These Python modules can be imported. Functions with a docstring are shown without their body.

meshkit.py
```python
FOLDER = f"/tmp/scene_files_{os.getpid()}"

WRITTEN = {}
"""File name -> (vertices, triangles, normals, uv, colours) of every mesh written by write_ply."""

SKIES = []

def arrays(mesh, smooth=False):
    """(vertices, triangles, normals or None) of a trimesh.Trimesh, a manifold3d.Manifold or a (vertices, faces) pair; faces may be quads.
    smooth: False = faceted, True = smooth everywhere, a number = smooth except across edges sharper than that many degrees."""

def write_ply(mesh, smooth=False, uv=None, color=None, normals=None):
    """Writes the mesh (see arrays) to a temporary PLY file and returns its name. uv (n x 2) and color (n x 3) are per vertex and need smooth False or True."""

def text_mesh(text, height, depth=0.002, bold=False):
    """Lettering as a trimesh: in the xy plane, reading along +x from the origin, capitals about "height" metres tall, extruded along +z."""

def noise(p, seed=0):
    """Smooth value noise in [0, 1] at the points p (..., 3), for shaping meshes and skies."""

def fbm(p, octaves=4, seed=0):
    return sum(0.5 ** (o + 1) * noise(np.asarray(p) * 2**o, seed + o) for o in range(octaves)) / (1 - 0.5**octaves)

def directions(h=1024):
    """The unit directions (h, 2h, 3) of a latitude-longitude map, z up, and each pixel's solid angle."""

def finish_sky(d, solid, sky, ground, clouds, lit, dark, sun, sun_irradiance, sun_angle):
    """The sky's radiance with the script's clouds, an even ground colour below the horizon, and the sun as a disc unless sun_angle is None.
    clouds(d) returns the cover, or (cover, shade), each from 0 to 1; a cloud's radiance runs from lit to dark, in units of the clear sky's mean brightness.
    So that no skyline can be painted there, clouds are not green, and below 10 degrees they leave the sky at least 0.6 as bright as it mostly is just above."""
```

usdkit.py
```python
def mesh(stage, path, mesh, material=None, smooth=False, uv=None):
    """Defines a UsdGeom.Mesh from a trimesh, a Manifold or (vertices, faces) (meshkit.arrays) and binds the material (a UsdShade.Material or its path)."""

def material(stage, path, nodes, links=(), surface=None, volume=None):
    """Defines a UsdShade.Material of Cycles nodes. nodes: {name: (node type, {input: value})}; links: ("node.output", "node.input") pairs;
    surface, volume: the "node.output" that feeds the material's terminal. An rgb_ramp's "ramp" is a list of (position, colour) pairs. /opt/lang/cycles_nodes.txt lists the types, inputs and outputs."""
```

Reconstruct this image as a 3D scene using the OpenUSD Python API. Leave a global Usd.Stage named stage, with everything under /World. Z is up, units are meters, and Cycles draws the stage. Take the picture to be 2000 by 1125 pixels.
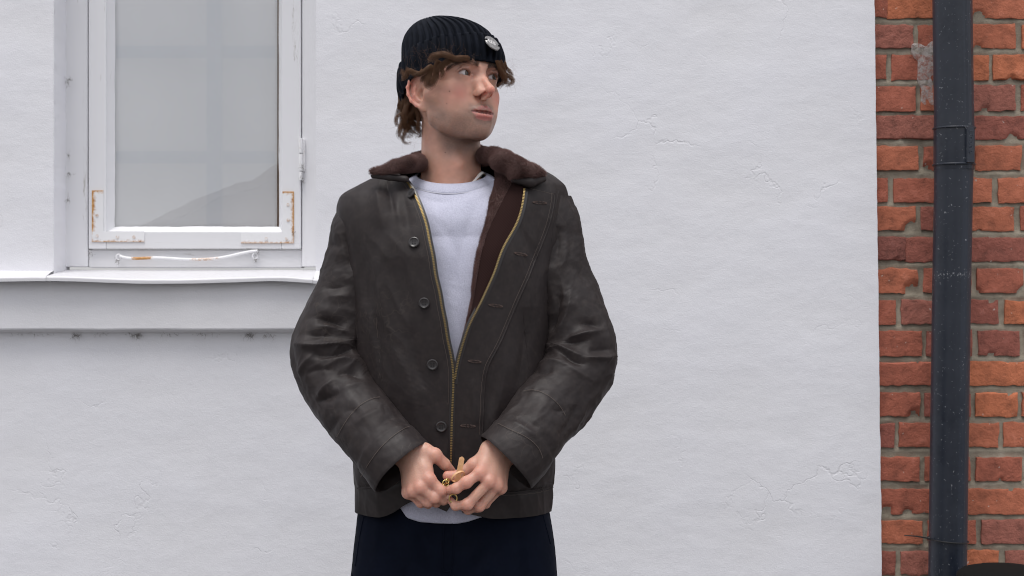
import math, random
import numpy as np, trimesh, usdkit, meshkit
import shapely.geometry as sg
from scipy.interpolate import CubicSpline, PchipInterpolator
from scipy.spatial import cKDTree
from pxr import Usd, UsdGeom, UsdLux, UsdShade, Sdf, Gf, Vt

stage = Usd.Stage.CreateInMemory()
UsdGeom.SetStageUpAxis(stage, UsdGeom.Tokens.z)
UsdGeom.SetStageMetersPerUnit(stage, 1.0)
UsdGeom.Xform.Define(stage, '/World')
stage.SetDefaultPrim(stage.GetPrimAtPath('/World'))

# ---------------------------------------------------------------- camera, sky, sun, exposure
CAM_Y, CAM_Z, FPX = -3.6, 1.27, 2880.0
cam = UsdGeom.Camera.Define(stage, '/World/camera')
cam.AddTranslateOp().Set(Gf.Vec3d(0, CAM_Y, CAM_Z))
cam.AddRotateXOp().Set(90.0)
cam.CreateHorizontalApertureAttr(36.0); cam.CreateVerticalApertureAttr(20.25)
cam.CreateFocalLengthAttr(FPX / 2000 * 36.0)
cam.CreateClippingRangeAttr(Gf.Vec2f(0.05, 500))
cam.CreateFStopAttr(11.0); cam.CreateFocusDistanceAttr(2.66)
cam.CreateExposureAttr(0.66)

SUN_EL, SUN_AZ = math.radians(72), math.radians(205)      # direction towards the sun: azimuth from +y towards +x
sd = np.array([math.sin(SUN_AZ) * math.cos(SUN_EL), math.cos(SUN_AZ) * math.cos(SUN_EL), math.sin(SUN_EL)])
sky_mat = usdkit.material(stage, '/World/Looks/overcast_sky', {
    'sky': ('sky_texture', {'sky_type': 'single_scattering', 'sun_disc': False, 'sun_elevation': SUN_EL, 'sun_rotation': SUN_AZ, 'altitude': 50.0}),
    'tc': ('texture_coordinate', {}),
    'n': ('noise_texture', {'scale': 2.6, 'detail': 5.0, 'roughness': 0.5}),
    'r': ('rgb_ramp', {'ramp': [(0.0, (4.6, 4.65, 5.0)), (0.42, (6.2, 6.2, 6.5)), (0.62, (8.6, 8.5, 8.7)), (1.0, (9.6, 9.5, 9.6))]}),
    'm': ('mix_color', {'fac': 0.86, 'use_clamp': False}),
    'z': ('separate_xyz', {}), 'zl': ('map_range', {'from_min': 0.0, 'from_max': 1.0, 'to_min': 0.50, 'to_max': 1.48, 'clamp': True}), 'cie': ('mix_color', {'blend_type': 'multiply', 'fac': 1.0, 'use_clamp': False}), 'zc': ('combine_xyz', {}),
    'bg': ('background_shader', {'strength': 0.1})},
    [('tc.generated', 'n.vector'), ('n.fac', 'r.fac'), ('sky.color', 'm.a'), ('r.color', 'm.b'), ('tc.generated', 'z.vector'), ('z.z', 'zl.value'), ('zl.result', 'zc.x'), ('zl.result', 'zc.y'), ('zl.result', 'zc.z'), ('m.result', 'cie.a'), ('zc.vector', 'cie.b'), ('cie.result', 'bg.color')], surface='bg.background')
dome = UsdLux.DomeLight.Define(stage, '/World/sky')
UsdShade.MaterialBindingAPI.Apply(dome.GetPrim()).Bind(sky_mat)
sun = UsdLux.DistantLight.Define(stage, '/World/sun')
sun.CreateIntensityAttr(0.36); sun.CreateAngleAttr(28.0); sun.CreateNormalizeAttr(True)
sun.CreateColorAttr(Gf.Vec3f(1.0, 0.97, 0.93))
sun.AddTransformOp().Set(Gf.Matrix4d(Gf.Rotation(Gf.Vec3d(0, 0, 1), Gf.Vec3d(*map(float, sd))), Gf.Vec3d(0, 0, 0)))

# ---------------------------------------------------------------- helpers
rng = np.random.default_rng(7)
taken = {}

def numbered(parent, name):
    k = taken.get((parent, name), 0)
    taken[(parent, name)] = k + 1
    return name if k == 0 else f'{name}_{k:03d}'

def tag(prim, label=None, cat=None, group=None, kind=None):
    for k, v in (('label', label), ('category', cat), ('group', group), ('kind', kind)):
        if v: prim.SetCustomDataByKey(k, v)
    return prim

def thing(name, label, cat, loc=(0, 0, 0), group=None):
    x = UsdGeom.Xform.Define(stage, '/World/' + numbered('/World', name))
    x.AddTranslateOp().Set(Gf.Vec3d(*map(float, loc)))
    ORIGIN[str(x.GetPath())] = np.array(loc, float)
    return tag(x.GetPrim(), label, cat, group)

ORIGIN = {}

def origin_of(path):
    while path and path not in ORIGIN:
        path = path.rpartition('/')[0]
    return ORIGIN.get(path, np.zeros(3))

def obj(name, mesh, mat, parent=None, smooth=False, pv=None, uv=None):
    """ONE mesh of the scene, given in world coordinates."""
    pp = str(parent.GetPath()) if parent is not None else '/World'
    path = pp + '/' + numbered(pp, name)
    v, f = (np.array(mesh.vertices, float), np.array(mesh.faces)) if hasattr(mesh, 'faces') else (np.array(mesh[0], float), np.array(mesh[1]))
    v = v - origin_of(pp)
    if f.shape[1] == 4: f = np.vstack([f[:, [0, 1, 2]], f[:, [0, 2, 3]]])
    tm = trimesh.Trimesh(v, f, process=False)
    if pv and smooth not in (True, False): smooth = True
    m = usdkit.mesh(stage, path, tm, mat, smooth=smooth, uv=uv)
    for key, arr in (pv or {}).items():
        arr = np.asarray(arr, np.float32)
        if arr.ndim == 1:
            UsdGeom.PrimvarsAPI(m).CreatePrimvar(key, Sdf.ValueTypeNames.FloatArray, 'vertex').Set(Vt.FloatArray.FromNumpy(arr))
        else:
            UsdGeom.PrimvarsAPI(m).CreatePrimvar(key, Sdf.ValueTypeNames.Color3fArray, 'vertex').Set(Vt.Vec3fArray.FromNumpy(arr))
    return m.GetPrim()

def curves(name, strands, width, mat, parent):
    """Strands (each n x 3, world) as one BasisCurves."""
    pp = str(parent.GetPath()) if parent is not None else '/World'
    path = pp + '/' + numbered(pp, name)
    c = UsdGeom.BasisCurves.Define(stage, path)
    c.CreateTypeAttr('linear')
    pts = np.concatenate(strands) - origin_of(pp)
    c.CreatePointsAttr(Vt.Vec3fArray.FromNumpy(pts.astype(np.float32)))
    c.CreateCurveVertexCountsAttr(Vt.IntArray.FromNumpy(np.array([len(s) for s in strands], np.int32)))
    w = np.concatenate([width * np.linspace(1, 0.35, len(s)) for s in strands]) if np.ndim(width) == 0 else np.concatenate([width[i] * np.linspace(1, 0.35, len(s)) for i, s in enumerate(strands)])
    c.CreateWidthsAttr(Vt.FloatArray.FromNumpy(w.astype(np.float32)))
    c.SetWidthsInterpolation('vertex')
    UsdShade.MaterialBindingAPI.Apply(c.GetPrim()).Bind(mat)
    return c.GetPrim()

def at(px, py, y):
    """The point at depth y that lies behind a pixel of the 2000 x 1125 photograph."""
    D = np.asarray(y, float) - CAM_Y
    return np.stack(np.broadcast_arrays((np.asarray(px, float) - 1000) / FPX * D, y, CAM_Z - (np.asarray(py, float) - 562.5) / FPX * D), -1)

def to_px(p):
    D = p[..., 1] - CAM_Y
    return 1000 + FPX * p[..., 0] / D, 562.5 - FPX * (p[..., 2] - CAM_Z) / D

def box(x0, x1, y0, y1, z0, z1):
    m = trimesh.creation.box((x1 - x0, y1 - y0, z1 - z0))
    m.apply_translation(((x0 + x1) / 2, (y0 + y1) / 2, (z0 + z1) / 2))
    return m

def bevel_box(x0, x1, y0, y1, z0, z1, b):
    pts = []
    for sx in (0, 1):
        for sy in (0, 1):
            for sz in (0, 1):
                c = np.array([(x0, x1)[sx], (y0, y1)[sy], (z0, z1)[sz]])
                s = np.array([1 - 2 * sx, 1 - 2 * sy, 1 - 2 * sz]) * b
                for k in range(3):
                    o = s.copy(); o[k] = 0
                    pts.append(c + o)
    return trimesh.convex.convex_hull(np.array(pts))

def cat(ms):
    return trimesh.util.concatenate(ms)

def grid_faces(n, m, wrap_n=False, wrap_m=False):
    i = np.arange(n if wrap_n else n - 1); j = np.arange(m if wrap_m else m - 1)
    I, J = np.meshgrid(i, j, indexing='ij')
    a = I * m + J; b = ((I + 1) % n) * m + J; c = ((I + 1) % n) * m + (J + 1) % m; d = I * m + (J + 1) % m
    return np.stack([a, b, c, d], -1).reshape(-1, 4)

def spline(pts, n, closed=False):
    pts = np.asarray(pts, float)
    t = np.r_[0, np.cumsum(np.linalg.norm(np.diff(pts, axis=0), axis=1))]
    return CubicSpline(t, pts)(np.linspace(0, t[-1], n))

def frames(path):
    T = np.gradient(path, axis=0); T /= np.linalg.norm(T, axis=1, keepdims=True)
    up = np.array([0, 1, 0]) if abs(T[0, 1]) < 0.9 else np.array([1.0, 0, 0])
    N = [np.cross(T[0], up)]
    N[0] /= np.linalg.norm(N[0])
    for i in range(1, len(T)):
        n = N[-1] - T[i] * np.dot(N[-1], T[i]); N.append(n / np.linalg.norm(n))
    N = np.array(N)
    return T, N, np.cross(T, N)

def tube(path, r, k=8, caps=True):
    path = np.asarray(path, float)
    T, N, B = frames(path)
    r = np.broadcast_to(np.asarray(r, float), (len(path),))
    a = np.linspace(0, 2 * np.pi, k, endpoint=False)
    v = path[:, None] + r[:, None, None] * (np.cos(a)[None, :, None] * N[:, None] + np.sin(a)[None, :, None] * B[:, None])
    v = v.reshape(-1, 3); f = grid_faces(len(path), k, wrap_m=True)
    f = np.vstack([f[:, [0, 1, 2]], f[:, [0, 2, 3]]])
    if caps:
        n = len(path)
        v = np.vstack([v, path[0], path[-1]])
        j = np.arange(k); j2 = (j + 1) % k
        f = np.vstack([f, np.stack([np.full(k, n * k), j2, j], 1), np.stack([np.full(k, n * k + 1), (n - 1) * k + j, (n - 1) * k + j2], 1)])
    m = trimesh.Trimesh(v, f, process=False)
    return m

def smoothstep(a, b, x):
    t = np.clip((x - a) / (b - a), 0, 1)
    return t * t * (3 - 2 * t)

def principled(name, color, rough=0.5, **kw):
    return usdkit.material(stage, '/World/Looks/' + name, {'p': ('principled_bsdf', {'base_color': color, 'roughness': rough, **kw})}, surface='p.BSDF')

def dist_polyline(P, L):
    """Distance in the plane from points P (n x 2) to polyline L, and the side sign."""
    best = np.full(len(P), 1e9)
    for a, b in zip(L[:-1], L[1:]):
        ab = b - a; t = np.clip(((P - a) @ ab) / (ab @ ab), 0, 1)
        best = np.minimum(best, np.linalg.norm(P - a - t[:, None] * ab, axis=1))
    return best

# ------- implicit surfaces on a grid (smooth unions), meshed with surface nets
def smin(a, b, k):
    h = np.clip(0.5 + 0.5 * (b - a) / k, 0, 1)
    return b * (1 - h) + a * h - k * h * (1 - h)

def smax(a, b, k): return -smin(-a, -b, k)

class Field:
    def __init__(s, lo, hi, h):
        s.lo, s.h = np.array(lo, float), h
        s.ax = [np.arange(lo[i], hi[i] + h, h).astype(np.float32) for i in range(3)]
        s.d = np.full([len(a) for a in s.ax], 1.0, np.float32)
    def _sub(s, lo, hi):
        sl = tuple(slice(max(0, int((lo[i] - s.lo[i]) / s.h)), max(0, int((hi[i] - s.lo[i]) / s.h) + 2)) for i in range(3))
        return sl, np.meshgrid(*[s.ax[i][sl[i]] for i in range(3)], indexing='ij', sparse=True)
    def apply(s, fn, lo, hi, k, op='add', margin=None):
        m = (k * 1.3 + 0.004) if margin is None else margin
        sl, (X, Y, Z) = s._sub(np.array(lo) - m, np.array(hi) + m)
        if 0 in s.d[sl].shape: return
        q = fn(X, Y, Z)
        s.d[sl] = smin(s.d[sl], q, k) if op == 'add' else smax(s.d[sl], -q, k)
    def ball(s, c, r, k=0.006, op='add'):
        c = np.array(c, float); r = np.broadcast_to(np.array(r, float), (3,))
        def fn(X, Y, Z):
            a, b, e = X - c[0], Y - c[1], Z - c[2]
            k0 = np.sqrt((a / r[0]) ** 2 + (b / r[1]) ** 2 + (e / r[2]) ** 2)
            k1 = np.sqrt((a / r[0] ** 2) ** 2 + (b / r[1] ** 2) ** 2 + (e / r[2] ** 2) ** 2)
            return k0 * (k0 - 1) / np.maximum(k1, 1e-6)
        s.apply(fn, c - r, c + r, k, op)
    def rball(s, c, r, R, k=0.006, op='add'):
        """Ellipsoid with rows of R as its axes."""
        c = np.array(c, float); r = np.array(r, float); R = np.array(R, float)
        def fn(X, Y, Z):
            a, b, e = X - c[0], Y - c[1], Z - c[2]
            u = [R[i, 0] * a + R[i, 1] * b + R[i, 2] * e for i in range(3)]
            k0 = np.sqrt(sum((u[i] / r[i]) ** 2 for i in range(3)))
            k1 = np.sqrt(sum((u[i] / r[i] ** 2) ** 2 for i in range(3)))
            return k0 * (k0 - 1) / np.maximum(k1, 1e-6)
        m = r.max()
        s.apply(fn, c - m, c + m, k, op)
    def cone(s, a, b, ra, rb, k=0.006, op='add'):
        """Round cone between two points."""
        a, b = np.array(a, float), np.array(b, float); ab = b - a; L2 = ab @ ab
        def fn(X, Y, Z):
            t = np.clip(((X - a[0]) * ab[0] + (Y - a[1]) * ab[1] + (Z - a[2]) * ab[2]) / L2, 0, 1)
            return np.sqrt((X - a[0] - t * ab[0]) ** 2 + (Y - a[1] - t * ab[1]) ** 2 + (Z - a[2] - t * ab[2]) ** 2) - (ra + (rb - ra) * t)
        s.apply(fn, np.minimum(a - ra, b - rb), np.maximum(a + ra, b + rb), k, op)
    def chain(s, pts, rs, k=0.006, op='add'):
        """A chain of round cones joined without bulges, then added."""
        pts = [np.array(p, float) for p in pts]
        def fn(X, Y, Z):
            q = None
            for a, b, ra, rb in zip(pts[:-1], pts[1:], rs[:-1], rs[1:]):
                ab = b - a; L2 = ab @ ab
                t = np.clip(((X - a[0]) * ab[0] + (Y - a[1]) * ab[1] + (Z - a[2]) * ab[2]) / L2, 0, 1)
                e = np.sqrt((X - a[0] - t * ab[0]) ** 2 + (Y - a[1] - t * ab[1]) ** 2 + (Z - a[2] - t * ab[2]) ** 2) - (ra + (rb - ra) * t)
                q = e if q is None else smin(q, e, 0.003)
            return q
        P = np.array(pts); R = np.array(rs)[:, None]
        s.apply(fn, (P - R).min(0), (P + R).max(0), k, op)
    def mesh(s):
        d = s.d; ins = d < 0
        n = np.array(d.shape)
        cnt = np.zeros(n - 1, np.int8)
        for o in np.ndindex(2, 2, 2):
            cnt += ins[o[0]:n[0] - 1 + o[0], o[1]:n[1] - 1 + o[1], o[2]:n[2] - 1 + o[2]]
        act = (cnt > 0) & (cnt < 8)
        C = np.argwhere(act)
        idx = np.full(n - 1, -1, np.int64); idx[act] = np.arange(len(C))
        acc = np.zeros((len(C), 3)); num = np.zeros(len(C))
        corners = list(np.ndindex(2, 2, 2))
        val = {o: d[C[:, 0] + o[0], C[:, 1] + o[1], C[:, 2] + o[2]].astype(float) for o in corners}
        for o in corners:
            for k in range(3):
                if o[k] == 0:
                    o2 = list(o); o2[k] = 1; o2 = tuple(o2)
                    a, b = val[o], val[o2]; m = (a < 0) != (b < 0)
                    t = np.where(m, a / np.where(a == b, 1, a - b), 0)
                    p = np.tile(np.array(o, float), (len(C), 1)); p[:, k] = t
                    acc[m] += p[m]; num[m] += 1
        v = (C + acc / num[:, None]) * s.h + np.array([a[0] for a in s.ax])
        F = []
        for k in range(3):
            k1, k2 = (k + 1) % 3, (k + 2) % 3
            sh = [slice(None)] * 3; sh2 = [slice(None)] * 3
            sh[k] = slice(0, n[k] - 1); sh2[k] = slice(1, n[k])
            e = ins[tuple(sh)] != ins[tuple(sh2)]
            E = np.argwhere(e)
            E = E[(E[:, k1] > 0) & (E[:, k2] > 0) & (E[:, k1] < n[k1] - 1) & (E[:, k2] < n[k2] - 1)]
            flip = ins[tuple(E.T)]
            q = []
            for a, b in ((0, 0), (1, 0), (1, 1), (0, 1)):
                c = E.copy(); c[:, k1] -= 1 - a; c[:, k2] -= 1 - b
                q.append(idx[tuple(c.T)])
            q = np.stack(q, 1)
            q[~flip] = q[~flip][:, ::-1]
            F.append(q)
        F = np.vstack(F)
        return v, np.vstack([F[:, [0, 1, 2]], F[:, [0, 2, 3]]])
# ---------------------------------------------------------------- materials of the place
def stucco_material(name, color, crack=1.0):
    return usdkit.material(stage, '/World/Looks/' + name, {
        'g': ('geometry', {}),
        'sc': ('mapping', {'scale': (1.0, 1.0, 1.6)}),
        'n0': ('noise_texture', {'scale': 3.0, 'detail': 3.0}),
        'n1': ('noise_texture', {'scale': 45.0, 'detail': 7.0, 'roughness': 0.62}),
        'n2': ('noise_texture', {'scale': 320.0, 'detail': 3.0, 'roughness': 0.6}),
        'nd': ('noise_texture', {'scale': 8.0, 'detail': 4.0, 'roughness': 0.55}),
        'off': ('vector_math', {'math_type': 'multiply_add', 'vector2': (0.26, 0.26, 0.26)}),
        'v': ('voronoi_texture', {'feature': 'f1', 'scale': 3.3, 'randomness': 1.0}),
        've': ('voronoi_texture', {'feature': 'distance_to_edge', 'scale': 3.3, 'randomness': 1.0}),
        'line': ('map_range', {'from_min': 0.0, 'from_max': 0.012, 'to_min': -1.0, 'to_max': 0.0, 'clamp': True}),
        'nm': ('noise_texture', {'scale': 3.4, 'detail': 3.0, 'roughness': 0.6}),
        'mask': ('map_range', {'from_min': 0.53, 'from_max': 0.64, 'to_min': 0.0, 'to_max': 1.0, 'clamp': True}),
        'vr': ('separate_color', {}),
        'plate': ('math', {'math_type': 'multiply_add', 'value2': 0.75}),
        'pm': ('math', {'math_type': 'multiply'}),
        'b0': ('bump', {'strength': 0.35, 'distance': 0.02}),
        'b1': ('bump', {'strength': 0.20, 'distance': 0.003}),
        'b2': ('bump', {'strength': 0.4, 'distance': 0.0012}),
        'bp': ('bump', {'strength': 0.30 * crack, 'distance': 0.0022}),
        'dirt': ('noise_texture', {'scale': 38.0, 'detail': 8.0, 'roughness': 0.7}),
        'dm': ('map_range', {'from_min': 0.70, 'from_max': 0.80, 'to_min': 0.0, 'to_max': 0.55, 'clamp': True}),
        'tone': ('mix_color', {'a': tuple(np.array(color) * np.array([0.955, 0.95, 0.925])), 'b': tuple(np.minimum(np.array(color) * np.array([1.03, 1.035, 1.05]), 0.9))}),
        'col': ('mix_color', {'b': (0.36, 0.34, 0.31)}),
        'ck': ('map_range', {'from_min': -1.0, 'from_max': -0.3, 'to_min': 0.12, 'to_max': 0.0, 'clamp': True}),
        'ckm': ('math', {'math_type': 'multiply'}),
        'col2': ('mix_color', {'b': (0.42, 0.41, 0.40)}),
        'p': ('principled_bsdf', {'roughness': 0.62})},
        [('g.position', 'sc.vector'), ('sc.vector', 'n0.vector'), ('sc.vector', 'n1.vector'), ('g.position', 'n2.vector'), ('g.position', 'nd.vector'),
         ('nd.color', 'off.vector1'), ('g.position', 'off.vector3'), ('off.vector', 'v.vector'), ('off.vector', 've.vector'),
         ('ve.distance', 'line.value'), ('g.position', 'nm.vector'), ('nm.fac', 'mask.value'), ('v.color', 'vr.color'),
         ('vr.r', 'plate.value1'), ('line.result', 'plate.value3'), ('plate.value', 'pm.value1'), ('mask.result', 'pm.value2'),
         ('n0.fac', 'b0.height'), ('b0.normal', 'b1.normal'), ('n1.fac', 'b1.height'), ('b1.normal', 'b2.normal'), ('n2.fac', 'b2.height'),
         ('b2.normal', 'bp.normal'), ('pm.value', 'bp.height'), ('bp.normal', 'p.normal'),
         ('g.position', 'dirt.vector'), ('dirt.fac', 'dm.value'), ('n0.fac', 'tone.fac'), ('tone.result', 'col.a'), ('dm.result', 'col.fac'),
         ('line.result', 'ck.value'), ('ck.result', 'ckm.value1'), ('mask.result', 'ckm.value2'), ('ckm.value', 'col2.fac'), ('col.result', 'col2.a'),
         ('col2.result', 'p.base_color')], surface='p.BSDF')

WHITE = stucco_material('white_render', (0.74, 0.738, 0.772))
BAND = stucco_material('white_band_render', (0.72, 0.715, 0.74), 0.4)

def paint_material(name, color, stretch=(1, 1, 1), wear=0.615, rust=False):
    nodes = {
        'g': ('geometry', {}),
        'm': ('mapping', {'scale': stretch}),
        'n1': ('noise_texture', {'scale': 60.0, 'detail': 6.0, 'roughness': 0.65}),
        'n2': ('noise_texture', {'scale': 34.0, 'detail': 8.0, 'roughness': 0.74}),
        'w': ('map_range', {'from_min': wear, 'from_max': wear + 0.06, 'to_min': 0.0, 'to_max': 0.75, 'clamp': True}),
        'col': ('mix_color', {'a': color, 'b': (0.33, 0.30, 0.26)}),
        'b': ('bump', {'strength': 0.35, 'distance': 0.0015}),
        'p': ('principled_bsdf', {'roughness': 0.42})}
    links = [('g.position', 'm.vector'), ('m.vector', 'n1.vector'), ('m.vector', 'n2.vector'), ('n2.fac', 'w.value'), ('w.result', 'col.fac'), ('n1.fac', 'b.height'), ('b.normal', 'p.normal')]
    if rust:
        nodes.update({'a': ('attribute', {'attribute': 'rust'}), 'rn': ('noise_texture', {'scale': 130.0, 'detail': 6.0, 'roughness': 0.7}),
                      'rs': ('math', {'math_type': 'multiply_add', 'value2': 0.85}), 'rr': ('rgb_ramp', {'ramp': [(0.62, (0, 0, 0)), (0.95, (1, 1, 1))]}),
                      'rc': ('rgb_ramp', {'ramp': [(0.3, (0.62, 0.36, 0.13)), (0.6, (0.42, 0.19, 0.05)), (0.8, (0.12, 0.06, 0.03))]}),
                      'cc': ('mix_color', {})})
        links += [('g.position', 'rn.vector'), ('rn.fac', 'rs.value1'), ('a.fac', 'rs.value3'), ('rs.value', 'rr.fac'), ('rn.fac', 'rc.fac'),
                  ('col.result', 'cc.a'), ('rc.color', 'cc.b'), ('rr.color', 'cc.fac'), ('cc.result', 'p.base_color')]
    else:
        links.append(('col.result', 'p.base_color'))
    return usdkit.material(stage, '/World/Looks/' + name, nodes, links, surface='p.BSDF')

FRAME_V = paint_material('white_paint_upright', (0.73, 0.73, 0.75), (1, 1, 0.12))
FRAME_H = paint_material('white_paint_rail', (0.70, 0.70, 0.715), (0.12, 1, 1))
SHEET = paint_material('white_paint_flashing', (0.62, 0.615, 0.635), (0.5, 1, 1), 0.70)
RUSTY = paint_material('rusty_white_paint', (0.76, 0.76, 0.77), (1, 1, 1), 0.69, True)
DIRT = principled('cobweb_grey', (0.12, 0.105, 0.088), 0.9)

# ---------------------------------------------------------------- ground
gm = usdkit.material(stage, '/World/Looks/grey_paving', {
    'g': ('geometry', {}), 'n': ('noise_texture', {'scale': 3.0, 'detail': 8.0, 'roughness': 0.7}), 'n2': ('noise_texture', {'scale': 160.0, 'detail': 3.0}),
    'c': ('rgb_ramp', {'ramp': [(0.3, (0.060, 0.058, 0.056)), (0.7, (0.11, 0.108, 0.105))]}), 'b': ('bump', {'strength': 0.5, 'distance': 0.004}),
    'p': ('principled_bsdf', {'roughness': 0.85})},
    [('g.position', 'n.vector'), ('g.position', 'n2.vector'), ('n.fac', 'c.fac'), ('c.color', 'p.base_color'), ('n2.fac', 'b.height'), ('b.normal', 'p.normal')], surface='p.BSDF')
tag(obj('ground', (np.array([[-150, -150, 0], [150, -150, 0], [150, 150, 0], [-150, 150, 0]], float), np.array([[0, 1, 2, 3]])), gm), kind='structure')
tag(dome.GetPrim(), kind='structure')

# the house across the street, behind the photographer, seen only in the window's reflection
opp = thing('opposite_house', 'brown gabled house across the street, seen only as a reflection in the window', 'house')
OB = principled('brown_boarding', (0.16, 0.11, 0.085), 0.8); OR = principled('dark_roof_tiles', (0.10, 0.075, 0.065), 0.8)
YO = -40.0
gm_ = trimesh.creation.extrude_polygon(sg.Polygon([(-12, 0), (12, 0), (12, 2.6), (0, 7.3), (-12, 2.55)]), 8.0, engine='earcut')
gv = np.array(gm_.vertices); gmm = trimesh.Trimesh(np.stack([gv[:, 0], YO - gv[:, 2], gv[:, 1]], -1), gm_.faces, process=False)
obj('wall', gmm, OB, opp)
def slab(p, q): 
    d = np.array([q[0] - p[0], q[1] - p[1]]); n = np.array([-d[1], d[0]]) / np.linalg.norm(d) * 0.25
    P = np.array([(p[0], p[1]), (q[0], q[1]), (q[0] + n[0], q[1] + n[1]), (p[0] + n[0], p[1] + n[1])]); P = P + n * 0.02
    m = trimesh.creation.extrude_polygon(sg.Polygon(P), 8.8, engine='earcut'); w = np.array(m.vertices)
    return trimesh.Trimesh(np.stack([w[:, 0], YO + 0.4 - w[:, 2], w[:, 1]], -1), m.faces, process=False)
for a_, b_ in (((-12.6, 2.3), (0, 7.3)), ((0.05, 7.3), (12.6, 2.35))): obj('roof', slab(a_, b_), OR, opp)

# ---------------------------------------------------------------- white house with its window
house = thing('white_house', 'white rendered house wall with a string course and an old painted window, behind the man', 'house')
XO0, XO1 = at(105, 0, 0.0)[0], at(617, 0, 0.0)[0]          # window opening
ZO0, ZO1 = 1.30, 2.52
edge_top, edge_bot = at(1708.0, 0, 0), at(1722.5, 1125, 0)
def edge_x(z): return edge_top[0] + (edge_bot[0] - edge_top[0]) * (edge_top[2] - z) / (edge_top[2] - edge_bot[2])

def rough_line(a, b, amp, seed, step=0.012):
    a, b = np.array(a, float), np.array(b, float)
    n = max(2, int(np.linalg.norm(b - a) / step)); t = np.linspace(0, 1, n, endpoint=False)[:, None]
    p = a + (b - a) * t; d = (b - a) / np.linalg.norm(b - a); nrm = np.array([-d[1], d[0]])
    w = (meshkit.fbm(np.stack([p[:, 0] * 30, p[:, 1] * 30, np.full(n, seed * 7.7)], -1), 4, seed) - 0.5) * 2 * amp
    w[0] = 0
    return p + nrm * w[:, None]

ring = np.vstack([rough_line((-4.5, -0.2), (edge_x(-0.2), -0.2), 0, 1, 1.0), rough_line((edge_x(-0.2), -0.2), (edge_x(3.2), 3.2), 0.0022, 2), rough_line((edge_x(3.2), 3.2), (-4.5, 3.2), 0, 3, 1.0), rough_line((-4.5, 3.2), (-4.5, -0.2), 0, 4, 1.0)])
hole = np.vstack([rough_line((XO0, ZO0), (XO0, ZO1), 0.0018, 5), rough_line((XO0, ZO1), (XO1, ZO1), 0.001, 6, 0.1), rough_line((XO1, ZO1), (XO1, ZO0), 0.0018, 7), rough_line((XO1, ZO0), (XO0, ZO0), 0.001, 8, 0.1)])
wm = trimesh.creation.extrude_polygon(sg.Polygon(ring, [hole]), 0.13, engine='earcut')
wv = np.array(wm.vertices); wm = trimesh.Trimesh(np.stack([wv[:, 0], wv[:, 2], wv[:, 1]], -1), wm.faces[:, ::-1], process=False)
obj('wall', wm, WHITE, house)

# string course under the window: sheet metal flashing on top of a plaster band
XB0, XB1 = -4.4, at(770, 0, 0)[0]
z1, z0 = at(0, 549, -0.03)[2], at(0, 643, -0.03)[2]
n = 260
xs = np.linspace(XB0, XB1, n)
def band_profile(j):
    return np.array([(-0.0005, z1), (-0.028, z1), (-0.030, z1 - 0.002), (-0.030, z0 + 0.003), (-0.028, z0), (-0.004, z0 - 0.009), (-0.0005, z0 - 0.010)])
bp = band_profile(0)
v = np.zeros((n, len(bp), 3))
wob = (meshkit.fbm(np.stack([xs * 9, xs * 0, xs * 0], -1), 3, 3) - 0.5)
for j in range(len(bp)):
    v[:, j, 0] = xs; v[:, j, 1] = bp[j, 0] + (wob * 0.004 if 0 < j < 6 else 0); v[:, j, 2] = bp[j, 1] + (wob * 0.003 if j in (3, 4) else 0)
bf = grid_faces(n, len(bp))
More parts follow.
